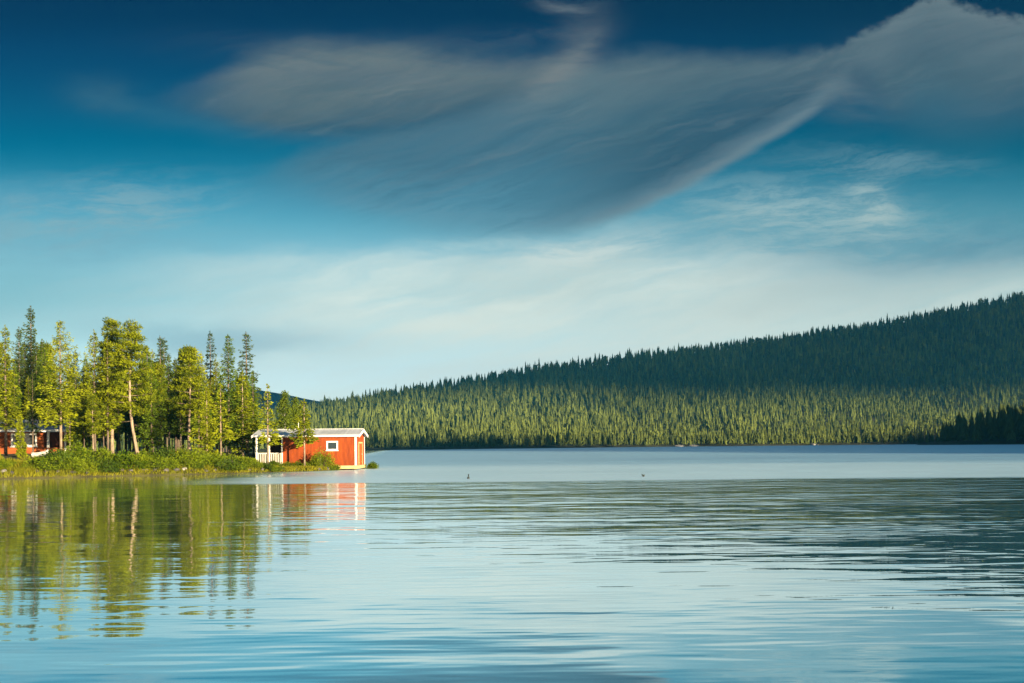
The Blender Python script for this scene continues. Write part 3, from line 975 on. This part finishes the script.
# ------------------------------------------------------------------ boulders
def boulder(px, Y, w, h, seed, label, group=None, py=None):
    r = np.random.default_rng(seed)
    import bmesh
    bm = bmesh.new(); bmesh.ops.create_icosphere(bm, subdivisions=3, radius=1)
    dirs = nrm(r.normal(size=(9, 3))); offs = r.uniform(.62, .95, 9)
    for v in bm.verts:
        p = np.array(v.co); s = 1.0
        for d, o in zip(dirs, offs):
            q = p @ d
            if q > o: p = p - d * (q - o) * .9
        p = p * (1 + .03 * vnoise(p[0] * 5, p[1] * 5 + p[2] * 3, seed))
        v.co = (p[0] * w, p[1] * w * .8, p[2] * h)
    me = bpy.data.meshes.new('boulder'); bm.to_mesh(me); bm.free()
    me.materials.append(M['rock'] if seed < 10 else M['wet_rock'])
    for f in me.polygons: f.use_smooth = False
    o = bpy.data.objects.new('boulder', me); COL.objects.link(o)
    x = X_of(px, Y); o.location = (x, Y, float(ground_z(x, Y)) + h * .25); o.rotation_euler = (0, 0, r.uniform(0, 6))
    tag(o, label, 'rock', group)


def shore_Y(px, back=0.0):
    u_ = uv(px, 470)[0]
    for yy in np.arange(45, 90, .1):
        if float(ground_z(u_ * yy, yy)) > 0.02: return yy + back
    return 76.0


boulder(229, shore_Y(229, 1.2), .62, .50, 1, 'large pale grey boulder at the waterline left of the boathouse')
boulder(236.5, shore_Y(236, .9), .34, .24, 2, 'smaller grey stone leaning against the large pale boulder')
boulder(184, shore_Y(184, .3), .26, .14, 3, 'flat pale stone at the waterline beneath the middle bushes')
boulder(99, shore_Y(99, .5), .22, .13, 4, 'small pale stone at the waterline below the leaning pine')
boulder(4, shore_Y(4, .4), .26, .16, 5, 'small stone at the left end of the bank')
for k, px in enumerate((12, 24, 37, 46, 58, 73, 86, 110, 122, 131, 144, 155, 166, 176, 193, 205, 215, 243, 249, 262, 271, 283, 296, 309, 318, 327)):
    boulder(px, shore_Y(px, .25), random.uniform(.14, .30), random.uniform(.09, .18), 20 + k, 'small dark stone in the row along the waterline of the left bank', 'stones along the left waterline')

for k, (px, lab) in enumerate(((679, 'pale rock on the far waterline, left one of the low pair below the sunlit forest'), (693, 'pale rock on the far waterline, right one of the low pair below the sunlit forest'), (813, 'pale rock on the far waterline just left of the shaded stretch'))):
    u_ = uv(px, 447)[0]
    for yy in np.arange(380, 720, 1.0):
        if float(far_z(u_ * yy, yy)) > .1: break
    boulder(229, 70, 3.2, .9, 5 + k, lab)
    o = bpy.data.objects[[q.name for q in COL.objects if q.get('label') == lab][0]]
    o.location = (u_ * yy, yy - 1.5, .25); o.rotation_euler = (0, 0, .2)

# ------------------------------------------------------------------ trees on the point
P = {}
P['pine_b'] = Plant('pine_tree', *(lambda r: (r[0], M['bark_pine'], r[1], M['pine']))(pine_mesh(11, 1.85, .34, 2, dens=1.0, top=1.35)), 11)
P['pine_c'] = Plant('pine_tree', *(lambda r: (r[0], M['bark_pine'], r[1], M['pine']))(pine_mesh(10, 2.15, .30, 3, lean=(-.95, .3), dens=.95, top=1.2)), 10)
P['pine_d'] = Plant('pine_tree', *(lambda r: (r[0], M['bark_pine'], r[1], M['pine']))(pine_mesh(9, 1.45, .36, 4, dens=.9, top=1.35)), 9)
P['pine_y'] = Plant('pine_tree', *(lambda r: (r[0], M['bark_pine'], r[1], M['pine']))(spruce_mesh(6, 1.25, .08, 5, 1.0, -.25, .10)), 6)
P['pine_t'] = Plant('pine_tree', *(lambda r: (r[0], M['bark_pine'], r[1], M['pine']))(spruce_mesh(5.5, .80, .30, 6, .8, .05, .22)), 5.5)
P['spr_a'] = Plant('spruce_tree', *(lambda r: (r[0], M['bark_spruce'], r[1], M['spruce']))(spruce_mesh(9.5, 1.6, .12, 7)), 9.5)
P['spr_b'] = Plant('spruce_tree', *(lambda r: (r[0], M['bark_spruce'], r[1], M['spruce']))(spruce_mesh(10, 1.15, .22, 8)), 10)
P['spr_k'] = Plant('spruce_tree', *(lambda r: (r[0], M['bark_spruce'], r[1], M['dark_spruce']))(spruce_mesh(11, 1.35, .34, 9, 1.0, .5, .22)), 11)
P['spr_l'] = Plant('spruce_tree', *(lambda r: (r[0], M['bark_spruce'], r[1], M['dark_spruce']))(spruce_mesh(11, 1.40, .20, 10, 1.05, .45, .10)), 11)
P['birch'] = Plant('birch_tree', *(lambda r: (r[0], M['bark_birch'], r[1], M['birch']))(birch_mesh(6, 1.05, .28, 11)), 6)
P['pine_u'] = Plant('pine_tree', *(lambda r: (r[0], M['bark_pine'], r[1], M['pine']))(spruce_mesh(5.5, .95, .36, 16, 1.0, -.15, .12)), 5.5)
P['spr_g'] = Plant('spruce_tree', *(lambda r: (r[0], M['bark_spruce'], r[1], M['pine']))(spruce_mesh(10, 1.5, .25, 17, 1.0, .25, .12)), 10)
P['pine_w'] = Plant('pine_tree', *(lambda r: (r[0], M['bark_pine'], r[1], M['pine']))(spruce_mesh(10, 2.15, .25, 18, 1.1, .0, .18)), 10)
P['spr_h'] = Plant('spruce_tree', *(lambda r: (r[0], M['bark_spruce'], r[1], M['spruce']))(spruce_mesh(10, 1.35, .30, 19, 1.0, .3, .12)), 10)
P['sapling'] = Plant('spruce_tree', *(lambda r: (r[0], M['bark_spruce'], r[1], M['pine']))(spruce_mesh(3, .55, .08, 12, 1.1, .2)), 3)


def tree(kind, px, top, Y, label, wide=1.0, rz=None, group=None, lean=0.0):
    x = X_of(px, Y)
    z = float(ground_z(x, Y))
    h = at(px, top, Y)[2] - z
    return P[kind].place(x, Y, z, h, label, 'tree', group, rz, wide, lean)


tree('pine_w', 61, 321, 72.5, 'broad sunlit yellow-green pine standing in front of the red house', 1.0)
tree('pine_b', 112, 317, 78, 'tallest broad pine left of the leaning trunk with dense rounded top', 1.0)
tree('pine_c', 139, 320, 74, 'pine with a thick pale leaning trunk and spreading bright crown', 1.0, 0.0)
tree('spr_g', 95, 330, 74, 'narrow bright green spruce between the two broad pines', 1.0)
tree('spr_l', 32, 306, 96, 'tallest dark narrow spruce rising behind the red house', 1.0)
tree('spr_g', 6, 325, 73, 'sunlit bright spruce at the left edge of the photo', 1.0)
tree('spr_l', 20, 327, 88, 'dark spruce just left of the tallest spruce', .9)
tree('spr_k', 161, 336, 93, 'thin grey-green spruce with gappy top right of the leaning pine', 1.1)
tree('pine_d', 190, 346, 78, 'rounded pine with straight trunk in the middle of the grove', 1.15)
tree('spr_k', 211, 331, 92, 'dark skinny spruce with ragged top left of the pointed bright spruce', .95)
tree('spr_a', 229, 334, 80, 'tall pointed bright green spruce, the tallest cone left of the boathouse', 1.0)
tree('spr_k', 247, 332, 86, 'dark ragged spruce with bare lower trunk nearest the boathouse porch', 1.25)
tree('pine_y', 207, 388, 73, 'young bright conical pine with low crown in front of the rounded pine', 1.0)
tree('pine_t', 221, 384, 73.5, 'slim young pine beside the pale boulder', 1.1)
tree('pine_y', 243, 372, 80, 'bushy yellow-green pine close behind the porch end of the boathouse', 1.05)
tree('pine_t', 268, 384, 73.2, 'slender pine standing right in front of the boathouse porch', 1.0)
tree('birch', 285, 391, 82.5, 'loose green birch behind the porch roof of the boathouse', 1.15)
tree('birch', 296, 397, 83, 'loose green birch behind the boathouse roof beside the vent pipe', 1.05)
tree('pine_u', 304.5, 399, 74.2, 'slender young pine in front of the red boathouse wall', 1.15)
tree('sapling', 20.5, 416, 70.5, 'little bright spruce sapling in front of the white house window', .75)
tree('spr_h', 43, 340, 90, 'spruce with dark crown behind the red house porch', 1.1)
tree('spr_l', 76, 350, 92, 'dark spruce between the broad pine and the narrow bright spruce', 1.1)
tree('pine_d', 93, 392, 72, 'low pine with thin trunk and yellow crown', .95)
tree('spr_h', 148, 350, 88, 'spruce behind the leaning trunk with long bare stem', 1.15)
tree('spr_l', 176, 358, 96, 'dark spruce behind the rounded pine', 1.1)
tree('pine_t', 70, 405, 73.5, 'small pine beside the porch corner of the red house', .9)
tree('spr_b', 130, 345, 95, 'narrow spruce behind the spreading crown of the leaning pine', 1.1)
tree('spr_h', 176, 372, 82, 'lower green spruce left of the rounded pine', .95)
tree('spr_k', 33, 372, 73, 'thin spruce with bare stem in front of the house window', .9)
tree('spr_g', 108, 336, 73.6, 'bright yellow-green pointed spruce in front of the tallest broad pine', .95)
tree('spr_h', 199, 362, 79, 'pointed green spruce between the rounded pine and the dark skinny spruce', .95)
tree('spr_g', 84, 366, 76, 'slim bright spruce right of the broad sunlit pine', .8)
# deep in the grove, told apart by nothing
for k in range(84):
    px = -60 + 312 * (k + random.random()) / 84
    Yt = random.uniform(90, 116) if px < 200 else random.uniform(84, 100)
    top = random.uniform(338, 392) if px < 190 else random.uniform(372, 402)
    kd = random.choice(['spr_l', 'spr_k', 'spr_g', 'spr_b', 'pine_d', 'spr_l', 'spr_b'])
    tree(kd, px, top, Yt, 'slim tree standing deep in the shaded grove behind the sunlit front trees', random.uniform(.85, 1.25), group='trees deep in the grove')
for k, px in enumerate((14, 27, 48, 72, 82, 103, 121, 146, 154, 168, 182, 201, 217, 236, 252)):
    tree(random.choice(['spr_g', 'spr_h', 'spr_b', 'spr_a']), px + random.uniform(-3, 3), random.uniform(348, 382) + (18 if px > 230 else 0), random.uniform(79, 89),
         'pointed sunlit spruce in the middle rows of the grove', random.uniform(.8, 1.05), group='pointed spruces in the middle rows')
# left beyond the frame edge, near enough to step into view
for k, (px, Yt, top) in enumerate(((-25, 66, 335), (-60, 60, 320), (-95, 62, 330), (-40, 78, 322), (-120, 70, 315), (-80, 85, 325), (-150, 64, 330))):
    tree(random.choice(['pine_w', 'pine_d', 'spr_l', 'spr_g']), px, top, Yt, 'tree on the bank beyond the left edge of the photo', 1.0, group='trees beyond the left edge')

# ------------------------------------------------------------------ shrubs
for k, (h, R) in enumerate(((1.5, .95), (1.2, 1.1), (.9, .85), (1.9, 1.2), (.65, .6), (.95, .8), (.8, .75))):
    st, lf = shrub_mesh(h, R, 60 + k, 24 + int(R * 8))
    P['sh%d' % k] = Plant('shrub', st, M['bark_spruce'], lf, M['shrub_dark'] if k == 5 else M['shrub_gold'] if k == 6 else M['shrub'], h, 'stem', 'foliage')


def shrub(px, back, h, kind, label, group=None, wide=1.0):
    Y = shore_Y(px) + back
    x = X_of(px, Y)
    P['sh%d' % kind].place(x, Y, float(ground_z(x, Y)) - .05, h, label, 'shrub', group, None, wide)


shrub(69, 2.2, 2.0, 3, 'tallest fresh green shrub on the bank beside the porch of the red house')
shrub(60, 1.2, 1.3, 5, 'dark green shrub reaching the water below the tallest shrub')
shrub(92, 2.0, 1.5, 1, 'wide green shrub on the bank below the broad pine')
shrub(104, 2.4, 1.3, 0, 'upright leafy shrub left of the leaning pine')
shrub(165, 2.0, 1.35, 5, 'broad dense shrub right of the leaning pine')
shrub(184, 2.2, 1.5, 3, 'big rounded shrub under the young bright pine')
shrub(199, 1.8, 1.3, 0, 'leafy shrub between the rounded shrub and the boulder')
shrub(213, 1.6, 1.0, 2, 'low bright shrub just left of the pale boulder')
shrub(245, 1.8, 1.0, 1, 'yellow-green shrub right of the pale boulder')
shrub(256, 1.0, .7, 0, 'shrub under the left porch corner of the boathouse')
shrub(4, 1.4, .8, 1, 'green shrub at the left end of the bank')
Yb = 75.0
for (px, h, kd, lab, wd) in ((322, 1.8, 3, 'rounded green bush against the red wall under the boathouse window', .85), (334, .5, 2, 'low bush right of the rounded bush at the boathouse wall', 1.0),
                             (297, .5, 2, 'pale green bush at the foot of the red wall left of the slender pine', 1.0), (311, .5, 4, 'small bush at the foot of the slender pine by the red wall', 1.1),
                             (285, .42, 2, 'low bush in front of the white corner between porch and red wall', 1.1), (274, .4, 4, 'low bush in front of the porch railing', 1.3)):
    x = X_of(px, Yb)
    P['sh%d' % kd].place(x, Yb, max(float(ground_z(x, Yb)), 0.02), h, lab, 'shrub', None, None, wd)
x = X_of(371, 80); P['sh4'].place(x, 80, -.05, .62, 'small green bush standing in the water right of the boathouse', 'shrub')
for k in range(60):
    px = -40 + 325 * (k + random.random() * .9) / 60
    shrub(px, random.uniform(.25, 2.6) * (.5 if px > 248 else 1), random.uniform(.45, 1.15) * (.5 if px > 248 else .6 if px < 48 else 1), random.choice([1, 2, 4, 1, 5, 6, 2]), 'low bush in the bushy fringe along the water of the left bank', 'low bushes along the left bank', random.uniform(.9, 1.4))

# grass and low growth on the bank
n = 52000
gx_ = rng.uniform(-46, -12.4, n); back = rng.exponential(2.2, n) - .6
ysg = interp(gx_, SHORE)
gy_ = ysg + back
gz_ = ground_z(gx_, gy_)
inside = (gx_ > x0 - 2.2) & (gx_ < x1) & (gy_ > y0 - .1)
ok = (gz_ > .02) & ~inside
gx_, gy_, gz_ = gx_[ok], gy_[ok], gz_[ok]
n = len(gx_)
pt = vnoise(gx_ * 1.1, gy_ * 1.1, 21)
Lg = rng.uniform(.14, .40, n) * (1 + .45 * pt) * np.where(gx_ > -20.5, .6, 1)
V, Fq = leaf_quads(np.column_stack([gx_, gy_, gz_ - .03]), np.column_stack([rng.normal(size=n) * .35, rng.normal(size=n) * .35, np.ones(n)]), Lg, rng.uniform(.035, .08, n), rng)
go = link_mesh('shore_grass', V, Fq, np.full(len(Fq), 4), M['grass'], tint=np.repeat(np.clip(.5 + .35 * pt + rng.normal(size=n) * .2, 0, 1), 4))
tag(go, 'tall yellow-green grass covering the left bank', 'grass', kind='stuff')

# ------------------------------------------------------------------ cloud bank added out of view behind the camera to shade the upper hillside
CZ = 1500.0
ksh = CZ / SUN[2]
nu, nv = 70, 50
Vc, Fc = [], []
for layer in (0, 1):
    for j in range(nv):
        for i_ in range(nu):
            a = i_ / (nu - 1); c = j / (nv - 1)
            xg = -1900 + 4200 * a
            edge = 1120 + .29 * (xg + 100) + 90 * vnoise(a * 26, 1.0, 3) + 18 * vnoise(a * 70, 2.0, 5)
            yg = edge + 5600 * c ** 1.5
            rim = min(1, min(a, 1 - a, c, 1 - c) * 7)
            hgt = 70 * rim ** .5 * (1 + .5 * vnoise(a * 17, c * 15, 6))
            z = CZ + (hgt * 2.2 if layer else -hgt * .25)
            Vc.append((xg + SUN[0] * ksh, yg + SUN[1] * ksh, z))
for layer in (0, 1):
    o_ = layer * nu * nv
    for j in range(nv - 1):
        for i_ in range(nu - 1):
            q = (o_ + j * nu + i_, o_ + j * nu + i_ + 1, o_ + (j + 1) * nu + i_ + 1, o_ + (j + 1) * nu + i_)
            Fc.append(q if layer else q[::-1])
cm = MB(); cm.v = Vc; cm.f = Fc
tag(cm.build('shading_cloud', M['cloud'], smooth=True), 'bank of low cloud added unseen behind the viewer to shade the hill', 'cloud', kind='stuff')

# ------------------------------------------------------------------ haze
hz = MB(); hz.box(-3700, 3700, -3700, 3700, -2.6, 290.0)
mh, t = new_mat('haze_air')
out = t.n('ShaderNodeOutputMaterial'); pv = t.n('ShaderNodeVolumePrincipled')
pv.inputs['Color'].default_value = (0.06, 0.50, 0.88, 1)
pv.inputs['Density'].default_value = 1.05e-4
pv.inputs['Anisotropy'].default_value = 0.0
t.put(pv.outputs[0], out.inputs['Volume'])
tag(hz.build('haze', mh), 'thin blue air between the viewer and the far hills', 'haze', kind='stuff')

# ------------------------------------------------------------------ world: clear evening sky with streaked clouds
wd = bpy.data.worlds.new('World'); scene.world = wd; wd.use_nodes = True
t = NT(wd.node_tree)
out = t.n('ShaderNodeOutputWorld'); bg = t.n('ShaderNodeBackground')
bg.inputs[1].default_value = 0.1
sky = t.n('ShaderNodeTexSky'); sky.sky_type = 'NISHITA'; sky.sun_disc = False
sky.sun_elevation = SUN_EL; sky.sun_rotation = SUN_AZ
sky.ozone_density = 3.0; sky.dust_density = 0.5
tc = t.n('ShaderNodeTexCoord'); sp = t.n('ShaderNodeSeparateXYZ'); t.put(tc.outputs['Generated'], sp.inputs[0])
dx, dy, dz = (t.e(sp.outputs[k]) for k in range(3))
hyp = t.m('SQRT', dx * dx + dy * dy)
yy = dy.max(hyp * 0.5)
u, v = dx / yy, dz / yy
PX = CX + F * (u * cos(TH) - v * sin(TH))
QY = HY - F * (u * sin(TH) + v * cos(TH))
# colour of the clear sky by height: grading of the physical sky
TGT = [(0.0, (218, 240, 237)), (.05, (220, 241, 236)), (.10, (208, 237, 235)), (.15, (164, 214, 219)), (.20, (122, 185, 200)), (.25, (62, 144, 171)),
       (.295, (2, 102, 134)), (.345, (0, 76, 112)), (.40, (0, 54, 92)), (.445, (0, 40, 76))]
NIS = [(0.0, (.29, .335, .24)), (.044, (.289, .344, .26)), (.132, (.21, .354, .423)), (.222, (.141, .27, .402)), (.315, (.1, .202, .337)), (.414, (.079, .162, .288)), (.52, (.067, .14, .255))]
chan = []
for c in range(3):
    pts = []
    for vv, rgb in TGT:
        tgt = srgb(*rgb)[c] / 2 ** EXPO
        nis = np.interp(vv, [p[0] for p in NIS], [p[1][c] for p in NIS])
        pts.append((vv, tgt / nis))
    pts += [(.60, pts[-1][1] * 1.3 + .03), (1.0, .55)]
    chan.append(t.curve(v, pts, 1.0, 2.0) if False else t.curve(v, pts, 1.0, 1.0))
cc = t.n('ShaderNodeCombineColor')
for k in range(3): t.put(chan[k], cc.inputs[k])
col = t.mix(1.0, sky.outputs[0], cc.outputs[0], 'MULTIPLY')

S = 10.0 / 2 ** EXPO


def C(r, g, b):
    x = srgb(r, g, b); return (x[0] * S, x[1] * S, x[2] * S, 1)


# domain warp (stretched sideways like the real streaks)
wv = t.xyz(PX / 190, QY / 75, 1.7)
n1 = t.noise(wv, 1, 5, .55) - .5
n2 = t.noise(t.xyz(PX / 170, QY / 60, 7.3), 1, 5, .55) - .5
Pw = PX + n1 * 90
Qw = QY + n2 * 46
ca, sa = cos(radians(-14)), sin(radians(-14))
sv = t.xyz((Pw * ca + Qw * sa) / 300, (Qw * ca - Pw * sa) / 36, 4.0)
streak = t.smooth(t.noise(sv, 1, 6, .6), .32, .68)
fine = t.smooth(t.noise(t.xyz(Pw / 110, Qw / 26, 11.0), 1, 9, .68), .34, .68)
crisp = t.smooth(t.noise(t.xyz((Pw * .99 - Qw * .12) / 85, (Qw * .99 + Pw * .12) / 17, 61.0), 1, 10, .72), .40, .62)
hair = t.noise(t.xyz((PX * .95 - QY * .31 + n1 * 60) / 120, (QY * .95 + PX * .31 + n2 * 60) / 9, 71.0), 1, 7, .65) - .5
hair = hair * (.35 + t.smooth(t.noise(t.xyz(PX / 130, QY / 60, 81.0), 1, 3, .5), .38, .66))
front = t.smooth(dy, 0.15, 0.35)


def blob(cx, cy, rx, ry, ang=0.0, P_=None, Q_=None):
    P_, Q_ = P_ or Pw, Q_ or Qw
    c_, s_ = cos(radians(ang)), sin(radians(ang))
    a = ((P_ - cx) * c_ + (Q_ - cy) * s_) / rx
    b_ = ((Q_ - cy) * c_ - (P_ - cx) * s_) / ry
    return t.m('POWER', 2.71828, (a * a + b_ * b_) * -1.0)


def over(a, c):
    global col
    col = t.mix((a * front).clamp(), col, c)


# pale veil over the lower sky
va = t.curve(Qw, [(0, 0), (236, 0), (262, .55), (300, .90), (345, .74), (400, .50), (450, .30), (683, .3)], 683, 1.0)
over(va * (.45 + streak * .75) * t.smooth(Pw, 20.0, 460.0, .12, 1.0) * t.smooth(Pw, 1060.0, 700.0, .7, 1.0), C(236, 248, 238))
over(blob(560, 268, 130, 34, -6) * (.35 + fine * .6), C(205, 222, 216))
over(blob(578, 254, 74, 17, -10) * (.15 + crisp * .85), C(216, 230, 224))
over(blob(455, 250, 60, 8, -6) * fine * .6, C(190, 222, 222))
over(blob(330, 288, 190, 28, -4) * crisp * .55, C(204, 230, 228))
over(blob(720, 270, 240, 26, -5) * crisp * .5, C(204, 222, 216))
over(blob(880, 290, 220, 26, -6) * (.3 + streak * .5), C(186, 206, 203))
over(blob(215, 338, 120, 13, 2) * .55, C(128, 176, 196))
over(blob(960, 245, 190, 30, -4) * (.35 + streak * .4), C(88, 140, 162))
over(blob(-40, 300, 230, 60, 0) * .55, C(108, 170, 184))
# left grey-beige bank
over(blob(60, 228, 150, 36, 4) * (.25 + fine * .5), C(126, 170, 186))
over(blob(100, 212, 110, 26, -6) * crisp * .6, C(152, 184, 190))
over(blob(380, 206, 50, 9, 12) * .4, C(120, 165, 185))
# light patch under the main cloud
over(blob(795, 214, 112, 30, 3) * (.30 + crisp * .7), C(158, 188, 192))
over(blob(868, 205, 28, 26, -40) * (.2 + crisp * .7), C(176, 198, 196))
over(blob(880, 163, 90, 11, 4) * (.1 + crisp * .6), C(112, 150, 164))

# the big lens-shaped cloud
Qm = QY + n2 * 16
Pm = PX + n1 * 34
n3 = t.noise(t.xyz(PX / 46, QY / 34, 21.0), 1, 6, .6) - .5
n4 = t.noise(t.xyz((PX * .92 + QY * -.39) / 150, (QY * .92 + PX * .39) / 22, 31.0), 1, 8, .66) - .5
Bc = t.curve(Pm, [(150, 205), (250, 226), (350, 242), (430, 249), (500, 249), (560, 240), (610, 228), (660, 208), (710, 182), (760, 153), (805, 126), (835, 107), (850, 104), (870, 122), (900, 158), (950, 176), (1024, 160)], 1024, 683)
Tc = t.curve(Pm, [(150, 190), (250, 160), (320, 132), (400, 112), (470, 92), (540, 66), (585, 52), (620, 47), (700, 44), (790, 46), (840, 44), (852, 34), (872, 26), (890, 20), (905, 6), (930, -6), (965, 2), (1000, 12), (1024, 16)], 1024, 683)
soft = t.curve(Pm, [(0, 80), (300, 74), (430, 40), (520, 26), (620, 16), (720, 15), (810, 18), (840, 26), (880, 80), (1024, 95)], 1024, 683)
d = Bc - Qm
aB = t.smooth(d / soft, 0.0, 1.0)
edgeT = t.smooth(Pm, 780.0, 860.0)
puff = t.noise(t.xyz(PX / 17, QY / 14, 41.0), 1, 5, .6) - .5
aT = t.smooth(Qm + n1 * 30 * (1.0 - edgeT) + n3 * (14.0 + edgeT * 40.0) + puff * (8.0 + edgeT * 14.0) - Tc, -4.0, 26.0 - edgeT * 13.0)
aL = t.smooth(Pm, 70.0, 380.0)
body = aB * aT * aL
dn = (d + (n1 * 40 + n4 * 70) * t.smooth(d, 12.0, 80.0)) / 200
mc = t.ramp(dn, [(0.0, C(124, 150, 160)), (.045, C(120, 138, 145)), (.10, C(88, 113, 128)), (.17, C(54, 84, 104)), (.34, C(58, 90, 109)), (.50, C(76, 104, 117)), (.75, C(102, 122, 128)), (1.0, C(104, 122, 128))])
mc2 = t.ramp(dn, [(0.0, C(116, 168, 186)), (.22, C(86, 138, 160)), (.45, C(74, 114, 134)), (1.0, C(92, 113, 122))])
mc3 = t.ramp((Qm + n3 * 26 + n4 * 30 - Tc) / 160, [(0, C(112, 128, 134)), (.15, C(98, 117, 126)), (.45, C(76, 101, 114)), (1, C(58, 104, 126))])
mcol = t.mix(t.smooth(Pm, 450.0, 680.0), mc2, mc)
topf = t.smooth(Qm + n4 * 40 - Tc, 70.0, 5.0) * t.smooth(Pm, 540.0, 640.0) * t.smooth(d, 20.0, 60.0)
mcol = t.mix(topf, mcol, C(92, 112, 121))
mcol = t.mix(t.smooth(Pm + n4 * 60, 830.0, 905.0), mcol, mc3)
mcol = t.mix((hair * 1.2 + .02).clamp(), mcol, C(120, 134, 140))
mcol = t.mix((hair * -1.4).clamp(), mcol, C(46, 80, 100))
over(body * (.94 - streak * .10 + n4 * .22), mcol)
over(blob(850, 92, 30, 36, 35) * (.15 + fine * .35), C(112, 126, 131))
# left wing
T5 = t.curve(Pm, [(0, 90), (150, 92), (200, 70), (250, 42), (300, 28), (400, 30), (500, 40), (560, 40), (596, 28), (620, 20), (1024, 20)], 1024, 683)
B5 = t.curve(Pm + n3 * 14, [(0, 120), (150, 120), (200, 130), (250, 142), (330, 146), (420, 136), (480, 121), (540, 94), (580, 64), (606, 34), (620, 20), (1024, 20)], 1024, 683)
a5 = t.smooth(Qm + n3 * 22 - T5, -4.0, 40.0) * t.smooth(B5 - Qm, -2.0, 26.0) * t.smooth(Pm, 110.0, 280.0)
fib = t.noise(t.xyz((PX * .985 + QY * .17) / 210, (QY * .985 - PX * .17) / 16, 51.0), 1, 8, .68) - .5
r5 = t.ramp((Qm - T5) / (B5 - T5).max(8.0) + n1 * .4 + n4 * .5 + fib * .45, [(0, C(70, 98, 112)), (.28, C(112, 124, 126)), (.55, C(92, 110, 117)), (.88, C(62, 92, 109)), (1, C(90, 112, 120))])
r5 = t.mix((hair * 1.3).clamp(), r5, C(134, 140, 140))
r5 = t.mix((hair * -1.3).clamp(), r5, C(58, 88, 104))
over(a5 * (.80 + streak * .2 + fib * .5), r5)
over(blob(556, 66, 52, 20, -38) * (.30 + fine * .5), C(128, 134, 134))
over(blob(360, 50, 130, 16, 2) * streak * .4, C(104, 116, 120))
over(blob(112, 96, 40, 18, 14) * (.15 + fine * .35), C(70, 106, 124))
over(blob(180, 120, 85, 10, 15) * (.12 + streak * .35), C(62, 114, 138))
over(blob(568, 8, 34, 7, 8) * fine * .6, C(120, 130, 136))
over(blob(520, 34, 60, 8, -4) * fine * .35, C(110, 122, 130))
t.put(col, bg.inputs[0]); t.put(bg.outputs[0], out.inputs[0])
wd.cycles.sampling_method = 'MANUAL'; wd.cycles.sample_map_resolution = 512

# ------------------------------------------------------------------ sun
sl_ = bpy.data.lights.new('sun', 'SUN'); sl_.energy = 5.0; sl_.angle = radians(0.5); sl_.color = (1.0, 0.80, 0.52)
so = bpy.data.objects.new('sun', sl_); COL.objects.link(so)
from mathutils import Vector
so.rotation_euler = Vector(SUN).to_track_quat('Z', 'Y').to_euler()

# ------------------------------------------------------------------ camera
cd = bpy.data.cameras.new('camera'); cd.sensor_width = 36; cd.lens = 36 * F / 1024
cd.shift_x = 0.0; cd.shift_y = (HY - 341.5) / 1024
cd.clip_start = .05; cd.clip_end = 30000
co = bpy.data.objects.new('camera', cd); COL.objects.link(co)
co.location = (0, 0, H_EYE); co.rotation_euler = (radians(90), TH, 0)
scene.camera = co

scene.view_settings.view_transform = 'Standard'; scene.view_settings.look = 'None'
scene.view_settings.exposure = EXPO; scene.view_settings.gamma = 1.0; scene.view_settings.use_curve_mapping = False
scene.render.engine = 'CYCLES'
cy = scene.cycles
cy.max_bounces = 6; cy.diffuse_bounces = 2; cy.glossy_bounces = 3; cy.transmission_bounces = 3; cy.volume_bounces = 0
cy.use_denoising = True
